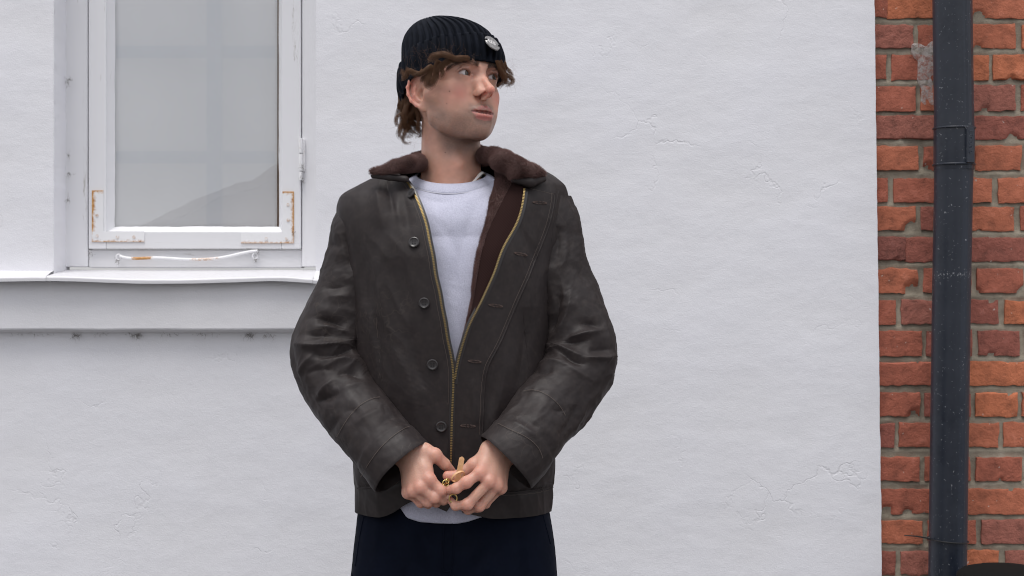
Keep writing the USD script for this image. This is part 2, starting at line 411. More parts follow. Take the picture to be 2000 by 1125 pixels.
bm = trimesh.Trimesh(v.reshape(-1, 3), np.vstack([bf[:, [0, 1, 2]], bf[:, [0, 2, 3]]])); bm.fix_normals()
obj('string_course', (np.array(bm.vertices), np.array(bm.faces)), BAND, house, smooth=25)

# flashing sheet: a wavy thin lip
def sheet(x0, x1, back_y, back_z, n, seed):
    xs = np.linspace(x0, x1, n)
    px = 1000 + FPX * xs / 3.55
    lipz = np.interp(px, [-2500, -100, 0, 60, 130, 200, 280, 330, 380, 450, 530, 570, 620, 800], [552, 552, 550.5, 548.5, 549, 552, 554.5, 554.5, 553.5, 551.5, 549, 550, 554, 553])
    zf = CAM_Z - (lipz - 562.5) / FPX * 3.545
    zf = np.convolve(np.pad(zf, 6, 'edge'), np.ones(13) / 13, 'valid')
    yf = -0.056 + 0.004 * np.sin(xs * 7) + 0.004 * (meshkit.fbm(np.stack([xs * 14, xs * 0, xs * 0 + seed], -1), 3, 5) - 0.5)
    prof = []
    by, bz = back_y, back_z
    th = 0.0016
    rows = [(by, bz, 0), (by * 0.55 + yf * 0.45, bz * 0.55 + (zf + 0.012) * 0.45 + 0.001, 0), (yf + 0.006, zf + 0.0125, 0), (yf + 0.001, zf + 0.0105, 0), (yf - 0.001, zf + 0.007, 0), (yf, zf, 0), (yf + th * 1.6, zf, 0), (yf + th * 1.6, zf + 0.0065, 0), (yf + 0.006, zf + 0.0105, 0), (by, bz - 0.0025, 0)]
    v = np.zeros((n, len(rows), 3))
    for j, (y, z, _) in enumerate(rows):
        v[:, j, 0] = xs; v[:, j, 1] = y; v[:, j, 2] = z + 0.0016 * (meshkit.fbm(np.stack([xs * 20, np.full(n, j * 0.4), xs * 0], -1), 3, 9) - 0.5)
    f = grid_faces(n, len(rows), wrap_m=True)
    m = trimesh.Trimesh(v.reshape(-1, 3), np.vstack([f[:, [0, 1, 2]], f[:, [0, 2, 3]]]), process=False)
    return m
zb_in, zb_out = at(0, 527, 0.10)[2], at(0, 529, 0.0)[2]
parts = [sheet(XB0, XO0 - 0.0005, 0.0, zb_out, 160, 1), sheet(XO0 + 0.0005, XO1 - 0.0005, 0.106, zb_in, 160, 1), sheet(XO1 + 0.0005, XB1, 0.0, zb_out, 60, 1)]
for p in parts: p.fix_normals()
sill = obj('sill_flashing', cat(parts), SHEET, house, smooth=35)

# window
YF = 0.098                        # face of the fixed frame
def fx(px, y=YF): return at(px, 0, y)[0]
def fz(py, y=YF): return at(0, py, y)[2]
win = obj('window', cat([bevel_box(fx(120), fx(171.0), YF, 0.16, fz(521), ZO1 - 0.002, 0.002),
                         bevel_box(fx(589.5), fx(640), YF, 0.16, fz(521), ZO1 - 0.002, 0.002)]), FRAME_V, house)
obj('frame_rail', bevel_box(fx(171.5), fx(589), YF + 0.006, 0.16, fz(523), fz(487.5), 0.0025), FRAME_H, win)
obj('frame_rail', bevel_box(fx(171.5), fx(589), YF, 0.16, 2.43, ZO1 - 0.003, 0.0025), FRAME_H, win)
YS = YF - 0.006                   # face of the sash
def sx(px): return fx(px, YS)
def sz(py): return fz(py, YS)
ZT = 2.42
for a, b in ((173, 207), (550, 587.5)):
    obj('sash_stile', bevel_box(sx(a), sx(b), YS, 0.15, sz(486), ZT, 0.0018), FRAME_V, win)
obj('sash_rail', bevel_box(sx(207.3), sx(549.7), YS + 0.0006, 0.15, sz(486), sz(452), 0.0018), FRAME_H, win)
obj('sash_rail', bevel_box(sx(207.3), sx(549.7), YS + 0.0006, 0.15, sz(-220), ZT - 0.001, 0.0018), FRAME_H, win)
# glazing beads: sloping putty strips
def wedge(p, q, inward, w, y0, y1):
    """Putty triangle along p-q (x, z), sloping from y0 at the sash to y1 at the glass."""
    p, q, inward = np.array(p), np.array(q), np.array(inward)
    n = 40; t = np.linspace(0, 1, n)[:, None]; L = p + (q - p) * t
    j = 1 + 0.10 * (meshkit.fbm(np.stack([t[:, 0] * 40, t[:, 0] * 0 + p[0] * 9, t[:, 0] * 0], -1), 3, 2) - 0.5)[:, None] * 2
    A = np.c_[L[:, 0], np.full(n, y0), L[:, 1]]; I = L + inward * w * j
    Bm = np.c_[I[:, 0], np.full(n, y1), I[:, 1]]; Cm = np.c_[L[:, 0], np.full(n, y1), L[:, 1]]
    v = np.stack([A, Bm, Cm], 1).reshape(-1, 3); f = grid_faces(n, 3, wrap_m=True)
    m = trimesh.Trimesh(v, np.vstack([f[:, [0, 1, 2]], f[:, [0, 2, 3]]]), process=False); m.fix_normals(); return m
wdt = sx(218.5) - sx(207.3)
YG = 0.122
obj('putty', wedge((sx(207), sz(452)), (sx(207), 2.38), (1, 0), wdt, YS + 0.008, YG), FRAME_V, win)
obj('putty', wedge((sx(550), sz(452)), (sx(550), 2.38), (-1, 0), wdt * 0.8, YS + 0.008, YG), FRAME_V, win)
obj('putty', wedge((sx(207), sz(452.3)), (sx(550), sz(452.3)), (0, 1), wdt * 0.95, YS + 0.008, YG), FRAME_H, win)
glass = usdkit.material(stage, '/World/Looks/window_glass', {
    'g': ('geometry', {}), 'n': ('noise_texture', {'scale': 3.5, 'detail': 2.0}), 'b': ('bump', {'strength': 0.06, 'distance': 0.01}),
    'lw': ('layer_weight', {'blend': 0.5}), 'p4': ('math', {'math_type': 'power', 'value2': 4.0}), 'f': ('math', {'math_type': 'multiply_add', 'value2': 0.6, 'value3': 0.075}), 't': ('transparent_bsdf', {'color': (0.95, 0.96, 0.96)}), 'gl': ('glossy_bsdf', {'color': (1, 1, 1), 'roughness': 0.005}), 'm': ('mix_closure', {})},
    [('g.position', 'n.vector'), ('n.fac', 'b.height'), ('b.normal', 'gl.normal'), ('lw.facing', 'p4.value1'), ('p4.value', 'f.value1'), ('f.value', 'm.fac'), ('t.BSDF', 'm.closure1'), ('gl.BSDF', 'm.closure2')], surface='m.closure')
obj('pane', box(sx(206), sx(551), YG, YG + 0.004, sz(453), 2.40), glass, win)
film = usdkit.material(stage, '/World/Looks/frosted_film', {
    'g': ('geometry', {}), 'n': ('noise_texture', {'scale': 130.0, 'detail': 2.0}), 'b': ('bump', {'strength': 0.32, 'distance': 0.0012}), 'z': ('separate_xyz', {}),
    'zr': ('map_range', {'from_min': 1.38, 'from_max': 1.72, 'to_min': 0.42, 'to_max': 0.10, 'clamp': True}),
    'n2': ('noise_texture', {'scale': 4.0, 'detail': 3.0}), 'c': ('mix_color', {'a': (0.88, 0.855, 0.87), 'b': (0.93, 0.91, 0.915)}),
    'p': ('principled_bsdf', {'roughness': 0.42}), 't': ('transparent_bsdf', {'color': (1, 1, 1)}), 'm': ('mix_closure', {'fac': 0.5})},
    [('g.position', 'n.vector'), ('g.position', 'z.vector'), ('z.z', 'zr.value'), ('zr.result', 'b.strength'), ('n.fac', 'b.height'), ('b.normal', 'p.normal'), ('g.position', 'n2.vector'), ('n2.fac', 'c.fac'), ('c.result', 'p.base_color'), ('p.BSDF', 'm.closure1'), ('t.BSDF', 'm.closure2')], surface='m.closure')
obj('frosted_film', box(sx(212), sx(536.5), YG + 0.006, YG + 0.007, sz(447), 2.39), film, win)
WOODIN = principled('brown_wood', (0.30, 0.205, 0.145), 0.6)
obj('inner_batten', bevel_box(sx(531), sx(556), YG + 0.016, YG + 0.03, sz(453), 2.39, 0.001), WOODIN, win)
BLUEBAR = principled('pale_blue_bar', (0.17, 0.29, 0.46), 0.6)
inner = obj('inner_casement', cat([box(sx(395), sx(424), YG + 0.022, YG + 0.04, sz(447), 2.39)]), BLUEBAR, win)
for py in (92, 302):
    obj('glazing_bar', box(sx(212), sx(530), YG + 0.0415, YG + 0.05, sz(py + 12), sz(py - 12)), BLUEBAR, win)
obj('blind', box(sx(204), sx(560), YG + 0.075, YG + 0.08, sz(460), 2.42), principled('cream_blind', (0.86, 0.83, 0.83), 0.8), win)

# corner brackets with screws
def plate(px0, px1, py0, py1, y, edge, amount):
    nx, nz = max(6, int((px1 - px0) / 1.6)), max(6, int((py1 - py0) / 1.6))
    X, Z = np.meshgrid(np.linspace(sx(px0), sx(px1), nx), np.linspace(sz(py1), sz(py0), nz), indexing='ij')
    v = np.stack([X, np.full_like(X, y), Z], -1).reshape(-1, 3)
    f = grid_faces(nx, nz)
    back = v.copy(); back[:, 1] += 0.004
    N = len(v); per = np.r_[np.arange(nx) * nz, (nx - 1) * nz + np.arange(1, nz), (np.arange(nx - 1)[::-1]) * nz + nz - 1, np.arange(1, nz - 1)[::-1]]
    side = np.stack([per, np.roll(per, -1), np.roll(per, -1) + N, per + N], 1)
    pxs, pys = to_px(v)
    r = np.zeros(N)
    for e in edge:
        d = {'l': pxs - px0, 'r': px1 - pxs, 't': pys - py0, 'b': py1 - pys}[e]
        r = np.maximum(r, amount * np.exp(-np.maximum(d, 0) / 5.0))
    r *= 0.45 + 0.75 * meshkit.fbm(v * np.array([40, 1, 40]), 3, 4)
    m = trimesh.Trimesh(np.vstack([v, back]), np.vstack([f[:, [0, 1, 2]], f[:, [0, 2, 3]], side[:, [0, 1, 2]], side[:, [0, 2, 3]]]), process=False)
    m.fix_normals()
    return m, np.r_[r, r]
for lab, vert, horiz, screws, out in (('rusty painted bracket', (180, 202, 372, 452), (180, 282, 452, 472.5), ((190, 421), (190, 461), (230, 463), (262, 463)), 'l'),
                               ('rusty painted bracket', (552, 574, 374, 455), (471, 574, 455, 475), ((563, 400), (563, 430), (560, 466), (520, 466)), 'r')):
    m1, r1 = plate(*vert, YS - 0.0022, (out, 't'), 0.85)
    m2, r2 = plate(*horiz, YS - 0.0022, (out, 'b'), 0.55)
    br = obj('corner_bracket', cat([m1, m2]), RUSTY, win, pv={'rust': np.r_[r1, r2]})
    for a, b in screws:
        s = trimesh.creation.cylinder(0.0042, 0.0016, sections=14); s.apply_transform(trimesh.transformations.rotation_matrix(math.pi / 2, (1, 0, 0))); s.apply_translation((sx(a), YS - 0.0026, sz(b)))
        obj('screw', s, RUSTY, win, pv={'rust': np.full(len(s.vertices), 0.30)})
# hinge on the right
hm = []
for a, b, r in ((270, 299, 0.0052), (301, 334, 0.0052), (335.5, 352, 0.0044)):
    c = trimesh.creation.cylinder(r, sz(a) - sz(b), sections=16); c.apply_translation((fx(588.5), YF - 0.011, (sz(a) + sz(b)) / 2)); hm.append(c)
hm.append(bevel_box(fx(588.5), fx(596), YF - 0.009, YF + 0.001, sz(334), sz(272), 0.0008))
obj('hinge', cat(hm), RUSTY, win, smooth=40, pv={'rust': np.full(sum(len(x.vertices) for x in hm), 0.12)})
# bent stay rod on the lower rail, two eyes
rod = spline([at(234, 500, YF - 0.006), at(250, 504, YF - 0.012), at(300, 503.5, YF - 0.012), at(350, 506, YF - 0.013), at(400, 506.5, YF - 0.012), at(440, 502, YF - 0.012), at(480, 493, YF - 0.012), at(503, 490, YF - 0.006)], 80)
tb = tube(rod, 0.0037, 8)
rp, _ = to_px(np.array(tb.vertices))
stay = obj('window_stay', tb, RUSTY, win, smooth=40, pv={'rust': 0.55 * np.exp(-((rp - 277) / 22) ** 4) + 0.33 * np.exp(-((rp - 400) / 34) ** 4)})
for ex, ey in ((232, 502), (498, 500)):
    c = at(ex, ey, YF - 0.008); a = np.linspace(0, 2 * np.pi, 15)
    obj('eye_screw', tube(np.stack([c[0] + 0.006 * np.cos(a), c[1] + 0.003 * np.cos(a), c[2] + 0.007 * np.sin(a)], -1), 0.0019, 6), FRAME_H, win, smooth=40)

# cobwebs and dirt caught in corners
web = []
r2 = random.Random(5)
for (px, py, y, sxy, nst, dn) in ((133, 153, 0.085, 7, 40, 16), (134, 337, 0.085, 6, 30, 12), (133, 300, 0.09, 4, 14, 8), (133, 388, 0.09, 4, 14, 8), (590, 322, 0.085, 6, 34, 22), (590, 346, 0.085, 5, 24, 14), (573, 452, 0.088, 4, 16, 10), (230, 505, 0.088, 6, 28, 14), (178, 494, 0.088, 5, 16, 14), (499, 506, 0.088, 4, 16, 8), (505, 490, 0.088, 5, 12, 10),
                                   (150, 652, -0.006, 12, 50, 8), (268, 652, -0.006, 11, 60, 12), (250, 650, -0.006, 20, 14, 5), (485, 652, -0.006, 12, 48, 8), (525, 653, -0.006, 14, 26, 6), (330, 651, -0.006, 24, 14, 5), (200, 651, -0.006, 20, 14, 5), (60, 651, -0.006, 40, 20, 4), (400, 652, -0.006, 30, 16, 5)):
    for _ in range(nst):
        p = at(px + r2.gauss(0, sxy * 0.45), py + abs(r2.gauss(0, dn * 0.35)), y + r2.uniform(-0.004, 0.002))
        q = p + np.array([r2.gauss(0, 0.004), r2.uniform(-0.002, 0.001), r2.gauss(-0.002, 0.005)])
        mid = (p + q) / 2 + np.array([r2.gauss(0, 0.002), 0, r2.gauss(0, 0.002)])
        web.append(np.array([p, mid, q]))
tag(curves('cobweb', web, 0.00042, DIRT, house), kind='stuff')

# ---------------------------------------------------------------- brick wall
brick_wall = thing('brick_wall', 'red brick wall with recessed grey mortar at the right end of the white house', 'brick wall')
YB = 0.024
BCOL = [(0.421, 0.131, 0.070), (0.351, 0.105, 0.064), (0.468, 0.146, 0.068), (0.275, 0.087, 0.062), (0.316, 0.111, 0.080), (0.222, 0.074, 0.056)]
BM = []
for i, c in enumerate(BCOL):
    c = np.array(c)
    BM.append(usdkit.material(stage, f'/World/Looks/red_brick_{i + 1}', {
        'g': ('geometry', {}), 'n1': ('noise_texture', {'scale': 26.0 + 3 * i, 'detail': 8.0, 'roughness': 0.68}), 'n2': ('noise_texture', {'scale': 150.0, 'detail': 5.0, 'roughness': 0.7}), 'n3': ('noise_texture', {'scale': 85.0, 'detail': 2.0, 'roughness': 0.5}),
        'c': ('rgb_ramp', {'ramp': [(0.28, tuple(c * 0.50)), (0.45, tuple(c * 0.92)), (0.58, tuple(c * 1.08)), (0.75, tuple(np.minimum(c * 1.25 + 0.03, 0.8)))]}),
        'sp': ('map_range', {'from_min': 0.715, 'from_max': 0.75, 'to_min': 0.0, 'to_max': 0.7, 'clamp': True}), 'cs': ('mix_color', {'b': (0.55, 0.47, 0.42)}),
        'v': ('voronoi_texture', {'feature': 'distance_to_edge', 'scale': 22.0}), 'wn': ('noise_texture', {'scale': 30.0, 'detail': 4.0}), 'wv': ('vector_math', {'math_type': 'multiply_add', 'vector2': (0.07, 0.07, 0.07)}),
        'vl': ('map_range', {'from_min': 0.0, 'from_max': 0.03, 'to_min': 0.0, 'to_max': 1.0, 'clamp': True}),
        'b': ('bump', {'strength': 1.0, 'distance': 0.006}), 'b2': ('bump', {'strength': 0.5, 'distance': 0.0014}), 'b3': ('bump', {'strength': 0.25, 'distance': 0.0018}),
        'p': ('principled_bsdf', {'roughness': 0.85})},
        [('g.position', 'n1.vector'), ('g.position', 'n2.vector'), ('g.position', 'n3.vector'), ('n1.fac', 'c.fac'), ('c.color', 'cs.a'), ('n3.fac', 'sp.value'), ('sp.result', 'cs.fac'), ('cs.result', 'p.base_color'),
         ('g.position', 'wn.vector'), ('wn.color', 'wv.vector1'), ('g.position', 'wv.vector3'), ('wv.vector', 'v.vector'), ('v.distance', 'vl.value'),
         ('n1.fac', 'b.height'), ('b.normal', 'b2.normal'), ('n2.fac', 'b2.height'), ('b2.normal', 'b3.normal'), ('vl.result', 'b3.height'), ('b3.normal', 'p.normal')], surface='p.BSDF'))
MORTAR = usdkit.material(stage, '/World/Looks/grey_mortar', {
    'g': ('geometry', {}), 'n1': ('noise_texture', {'scale': 18.0, 'detail': 6.0, 'roughness': 0.7}), 'n2': ('noise_texture', {'scale': 260.0, 'detail': 4.0, 'roughness': 0.7}),
    'c': ('rgb_ramp', {'ramp': [(0.3, (0.19, 0.16, 0.122)), (0.55, (0.30, 0.26, 0.20)), (0.75, (0.38, 0.335, 0.27))]}), 'b': ('bump', {'strength': 0.7, 'distance': 0.002}),
    'p': ('principled_bsdf', {'roughness': 0.9})},
    [('g.position', 'n1.vector'), ('g.position', 'n2.vector'), ('n1.fac', 'c.fac'), ('c.color', 'p.base_color'), ('n2.fac', 'b.height'), ('b.normal', 'p.normal')], surface='p.BSDF')

COURSES = [  # top, bottom, [(left, right, tone)]
    (-12, 34, [(1640, 1733, 3), (1735.5, 1858, 5), (1868, 2010, 0), (2022, 2110, 1)]),
    (48, 93, [(1695, 1783, 4), (1794, 1882, 1), (1893, 1984, 0), (1998, 2090, 2)]),
    (108, 155, [(1644, 1732, 1), (1743, 1835, 0), (1845, 1932, 0), (1941, 2030, 2)]),
    (168, 215.5, [(1698, 1787, 1), (1799, 1888, 0), (1899, 1982, 4), (1996, 2086, 1)]),
    (226, 271, [(1640, 1838, 3), (1849, 2014, 0), (2026, 2120, 1)]),
    (286, 332, [(1703, 1793, 0), (1805, 1894, 1), (1906, 1994, 0), (2005, 2094, 1)]),
    (349, 394.5, [(1644, 1733, 1), (1747, 1838, 1), (1849, 1937, 0), (1951, 2041, 0)]),
    (405, 450, [(1700, 1788, 0), (1799, 1888, 3), (1897, 1981, 0), (1995, 2084, 3)]),
    (464, 510, [(1655, 1768, 5), (1769.5, 1838, 3), (1849, 2016, 3), (2028, 2120, 0)]),
    (525, 571, [(1702, 1792, 0), (1805, 1896, 1), (1909, 1998.5, 0), (2009, 2098, 1)]),
    (587, 633, [(1660, 1749, 1), (1761, 1850, 4), (1861, 1951, 0), (1965, 2054, 2)]),
    (647, 694, [(1712, 1800, 1), (1811, 1899, 3), (1911, 1991, 3), (2003, 2092, 1)]),
    (707, 752, [(1640, 1838, 1), (1849, 2034, 2), (2045, 2130, 1)]),
    (768, 813, [(1707, 1796, 1), (1808, 1895, 3), (1907, 1987, 3), (1998, 2086, 0)]),
    (827, 873, [(1658, 1746, 3), (1757, 1846, 1), (1857, 1949, 0), (1962, 2052, 2)]),
    (893, 938, [(1708, 1796, 1), (1807, 1897, 1), (1907, 1994, 1), (2006, 2095, 0)]),
    (957, 1004, [(1640, 1838, 1), (1849, 2030, 3), (2041, 2130, 1)]),
    (1017, 1061, [(1714, 1802, 0), (1813, 1906, 1), (1918, 2032, 4), (2043, 2130, 1)]),
    (1077, 1122, [(1660, 1749, 3), (1760, 1850, 4), (1861, 1951, 3), (1964, 2053, 4)]),
    (1137, 1183, [(1712, 1800, 1), (1811, 1900, 0), (1911, 2000, 1), (2011, 2099, 3)]),
]
first = COURSES[:]
for k in range(1, 6):
    a, b, r = first[(k * 3) % 19]
    COURSES.append((1137 + 60.5 * k, 1183 + 60.5 * k, r))
for k in range(1, 6):
    a, b, r = first[(k * 5 + 1) % 19]
    COURSES.append((-12 - 60.5 * k, 34 - 60.5 * k, r))
CHIPS = {(4, 1): [(1978, 272, 14)], (7, 0): [(1782, 446, 19)], (9, 0): [(1781, 567, 20)], (13, 0): [(1785, 811, 15)], (16, 0): [(1732, 1000, 13), (1772, 1002, 10)], (9, 2): [(1996, 570, 10), (1910, 570, 7)], (2, 3): [(1975, 155, 9)], (0, 2): [(1912, 36, 16)], (5, 1): [(1812, 330, 14)]}
brng = np.random.default_rng(21)
def brick_mesh(x0, x1, z0, z1, seed, chips):
    """A worn brick: bevelled block on a light grid, ragged arrises, chipped corners."""
    w, h = x1 - x0, z1 - z0
    nx, nz = max(9, int(w / 0.007)), 9
    u = np.r_[0, np.linspace(0.025, 0.975, nx - 2), 1]; t = np.r_[0, np.linspace(0.07, 0.93, nz - 2), 1]
    U, T = np.meshgrid(u, t, indexing='ij')
    X, Z = x0 + U * w, z0 + T * h
    s = seed * 3.17
    rag = lambda a, b, f=60: (meshkit.fbm(np.stack([a * f, b * f, np.full_like(a, s)], -1), 3, seed % 50) - 0.5)
    X = X + rag(X, Z) * 0.0080 * np.where((U < 0.03) | (U > 0.97), 1, 0.3)
    Z = Z + rag(X + 7, Z) * 0.0095 * np.where((T < 0.08) | (T > 0.92), 1, 0.25)
    edge = np.minimum(np.minimum(U * w, (1 - U) * w), np.minimum(T * h, (1 - T) * h))
    Y = np.where(edge < 1e-6, 0.0012, 0.0) + rag(X, Z, 45) * 0.0030 + rag(X + 3, Z, 14) * 0.003
    tilt = np.random.default_rng(seed).normal(0, 0.0009, 3)
    Y = Y + tilt[0] + tilt[1] * (U - 0.5) * 2 + tilt[2] * (T - 0.5) * 2
    for (cx, cz, cr) in chips:
        d = np.hypot(X - cx, Z - cz) + rag(X, Z, 90) * 0.008
        Y = Y + 0.010 * smoothstep(cr, cr * 0.55, d)
    v = np.stack([X, YB + Y, Z], -1).reshape(-1, 3)
    f = grid_faces(nx, nz); N = len(v)
    per = np.r_[np.arange(nx) * nz, (nx - 1) * nz + np.arange(1, nz), (np.arange(nx - 1)[::-1]) * nz + nz - 1, np.arange(1, nz - 1)[::-1]]
    back = v[per].copy(); back[:, 1] = YB + 0.022
    P = len(per); k = np.arange(P)
    side = np.stack([per, per[(k + 1) % P], N + (k + 1) % P, N + k], 1)
    m = trimesh.Trimesh(np.vstack([v, back]), np.vstack([f[:, [0, 1, 2]], f[:, [0, 2, 3]], side[:, [0, 2, 1]], side[:, [0, 3, 2]]]), process=False)
    return m
mort = []
Db = YB - CAM_Y
xb = lambda px: (px - 1000) / FPX * Db
zb = lambda py: CAM_Z - (py - 562.5) / FPX * Db
for ci, (a, b, row) in enumerate(COURSES):
    for bi, (l, r, tone) in enumerate(row):
        j = brng.normal(0, 0.7, 4)
        if r < 1735 and l < 1700: l = max(l, 1660)
        chips = [(xb(c[0]), zb(c[1]), c[2] / 795) for c in CHIPS.get((ci, bi), [])]
        if not chips and brng.random() < 0.35:
            chips = [(xb(l + (r - l) * brng.random()), zb(a if brng.random() < 0.4 else b), brng.uniform(4, 9) / 795)]
        t = tone if brng.random() < 0.75 else int(brng.integers(0, 5))
        m = brick_mesh(xb(l - 0.8 + j[0]), xb(r + 0.8 + j[1]), zb(b + 0.8 + j[2]), zb(a - 0.8 + j[3]), ci * 11 + bi + 1, chips)
        # long dark-banded bricks are two-toned in the material only
        obj('brick', m, BM[t], brick_wall, smooth=50)
# further right, outside the picture, the same bond carries on
# mortar bed: wavy recessed sheet with weathered lip on each bed joint
nx, nz = 90, 420
xsM = np.linspace(xb(1640), xb(2140), nx); zsM = np.linspace(zb(1500), zb(-330), nz)
X, Z = np.meshgrid(xsM, zsM, indexing='ij')
Y = YB + 0.0068 + (meshkit.fbm(np.stack([X * 40, Z * 40, X * 0], -1), 4, 11) - 0.5) * 0.007
for ci, (a, b, row) in enumerate(COURSES):
    zc = zb(b + 8.0); g = np.exp(-((Z - zc) / 0.0042) ** 2)
    Y -= g * 0.0035
v = np.stack([X, Y, Z], -1).reshape(-1, 3); f = grid_faces(nx, nz)
obj('mortar', (v, f), MORTAR, brick_wall, smooth=True)
obj('wall_core', box(xb(1640), 3.2, YB + 0.03, YB + 0.3, -0.1, 3.2), MORTAR, brick_wall)
# cement smear beside the pipe
SMEAR = usdkit.material(stage, '/World/Looks/cement_smear', {
    'g': ('geometry', {}), 'n': ('noise_texture', {'scale': 70.0, 'detail': 6.0, 'roughness': 0.7}), 'c': ('rgb_ramp', {'ramp': [(0.35, (0.30, 0.255, 0.235)), (0.6, (0.42, 0.385, 0.365))]}), 'b': ('bump', {'strength': 0.6, 'distance': 0.004}), 'p': ('principled_bsdf', {'roughness': 0.9}), 'n5': ('noise_texture', {'scale': 95.0, 'detail': 6.0, 'roughness': 0.7}), 'ma': ('map_range', {'from_min': 0.42, 'from_max': 0.60, 'to_min': 0.85, 'to_max': 0.10, 'clamp': True}), 't': ('transparent_bsdf', {}), 'mx': ('mix_closure', {})},
    [('g.position', 'n.vector'), ('n.fac', 'c.fac'), ('c.color', 'p.base_color'), ('n.fac', 'b.height'), ('b.normal', 'p.normal'), ('g.position', 'n5.vector'), ('n5.fac', 'ma.value'), ('ma.result', 'mx.fac'), ('p.BSDF', 'mx.closure1'), ('t.BSDF', 'mx.closure2')], surface='mx.closure')
F = Field((xb(1775), YB - 0.03, zb(222)), (xb(1840), YB + 0.02, zb(80)), 0.0022)
sr = np.random.default_rng(4)
def smear_ball(px, py, r): F.rball((xb(px), YB + 0.002, zb(py)), (r, 0.0028, r), np.eye(3), 0.010)
for _ in range(26): smear_ball(1812 + sr.normal(0, 8), 122 + sr.normal(0, 17), sr.uniform(0.007, 0.013))
for _ in range(10): smear_ball(1797 + sr.normal(0, 7), 100 + sr.normal(0, 5), sr.uniform(0.006, 0.010))
for x0 in (1804, 1817): 
    for k in range(9): smear_ball(x0 + sr.normal(0, 1.5), 160 + k * 5.5, 0.0045)
sv, sf = F.mesh()
sv[:, 1] += (meshkit.fbm(sv * 110, 3, 2) - 0.5) * 0.003
obj('cement_smear', (sv, sf), SMEAR, brick_wall, smooth=True)

# ---------------------------------------------------------------- drainpipe with its clip
PIPE = usdkit.material(stage, '/World/Looks/dark_blue_grey_pipe', {
    'g': ('geometry', {}), 'n1': ('noise_texture', {'scale': 9.0, 'detail': 6.0, 'roughness': 0.65}), 'n2': ('noise_texture', {'scale': 150.0, 'detail': 3.0, 'roughness': 0.6}), 'n3': ('noise_texture', {'scale': 240.0, 'detail': 4.0, 'roughness': 0.7}),
    'c': ('rgb_ramp', {'ramp': [(0.3, (0.0066, 0.0092, 0.0155)), (0.7, (0.0135, 0.0175, 0.027))]}),
    'sp': ('map_range', {'from_min': 0.655, 'from_max': 0.72, 'to_min': 0.0, 'to_max': 0.55, 'clamp': True}), 'c2': ('mix_color', {'b': (0.35, 0.36, 0.38)}),
    'z': ('separate_xyz', {}), 'z1': ('map_range', {'from_min': 0.0, 'from_max': 0.035, 'to_min': 0.26, 'to_max': 0.0, 'clamp': True}), 'zd': ('math', {'math_type': 'subtract', 'value2': 1.302}), 'za': ('math', {'math_type': 'absolute'}),
    'zs': ('math', {'math_type': 'add'}), 'sc': ('map_range', {'from_min': 0.80, 'from_max': 0.88, 'to_min': 0.0, 'to_max': 0.7, 'clamp': True}), 'c3': ('mix_color', {'b': (0.40, 0.41, 0.43)}),
    'r': ('map_range', {'from_min': 0.3, 'from_max': 0.7, 'to_min': 0.28, 'to_max': 0.46}), 'b': ('bump', {'strength': 0.25, 'distance': 0.0012}),
    'p': ('principled_bsdf', {})},
    [('g.position', 'n1.vector'), ('g.position', 'n2.vector'), ('g.position', 'n3.vector'), ('n1.fac', 'c.fac'), ('n2.fac', 'sp.value'), ('c.color', 'c2.a'), ('sp.result', 'c2.fac'),
     ('g.position', 'z.vector'), ('z.z', 'zd.value1'), ('zd.value', 'za.value1'), ('za.value', 'z1.value'), ('z1.result', 'zs.value1'), ('n3.fac', 'zs.value2'), ('zs.value', 'sc.value'), ('sc.result', 'c3.fac'), ('c2.result', 'c3.a'), ('c3.result', 'p.base_color'),
     ('n1.fac', 'r.value'), ('r.result', 'p.roughness'), ('n1.fac', 'b.height'), ('b.normal', 'p.normal')], surface='p.BSDF')
pipe = thing('drainpipe', 'dark blue-grey metal drainpipe with a clip standing in front of the red brick wall', 'drainpipe')
YP = -0.075
def pipe_x(py): return at(np.interp(py, [-200, 0, 250, 300, 560, 1125, 1900], [1858.5, 1860, 1863.5, 1863.5, 1858.5, 1850.5, 1845]), 0, YP)[..., 0]
def pipe_r(py): return np.interp(py, [-200, 0, 236, 250, 320, 330, 1900], [0.0462, 0.0462, 0.0462, 0.0476, 0.0478, 0.0462, 0.0455])
def pipe_section(py0, py1, n, ridge):
    pys = np.linspace(py0, py1, n); a = np.linspace(0, 2 * np.pi, 96, endpoint=False)
    c = np.stack([pipe_x(pys), np.full(n, YP), at(0, pys, YP)[:, 2]], -1)
    r = pipe_r(pys)[:, None] + ridge(a)[None, :]
    v = c[:, None] + np.stack([r * np.cos(a), r * np.sin(a), 0 * r], -1)
    f = grid_faces(n, 96, wrap_m=True)
    return v.reshape(-1, 3), f[:, ::-1]
fold = lambda a: 0.0022 * np.exp(-((np.angle(np.exp(1j * (a - np.radians(-62)))) / 0.07) ** 4)) + 0.0012 * np.exp(-((np.angle(np.exp(1j * (a - np.radians(-50)))) / 0.14) ** 4))
fold2 = lambda a: 0.0009 * np.exp(-((np.angle(np.exp(1j * (a - np.radians(-56)))) / 0.04) ** 4))
obj('upper_pipe', pipe_section(-420, 332, 40, fold), PIPE, pipe, smooth=50)
obj('lower_pipe', pipe_section(326, 1500, 40, lambda a: fold2(a) - 0.0012), PIPE, pipe, smooth=50)
clipm = []
for py in (251, 322):
    a = np.linspace(0, 2 * np.pi, 61); R = float(pipe_r(py)) + 0.0006
    lift = 0.010 * (np.cos(a - math.radians(90)) * 0 + np.sin(a + math.pi / 2) * 0)
    p = np.stack([pipe_x(py) + R * np.cos(a), YP + R * np.sin(a), np.full(61, at(0, py, YP)[2])], -1)
    clipm.append(tube(p, 0.0026, 8, False))
clip = obj('pipe_clip', clipm[0], PIPE, pipe, smooth=40); obj('pipe_clip', clipm[1], PIPE, pipe, smooth=40)
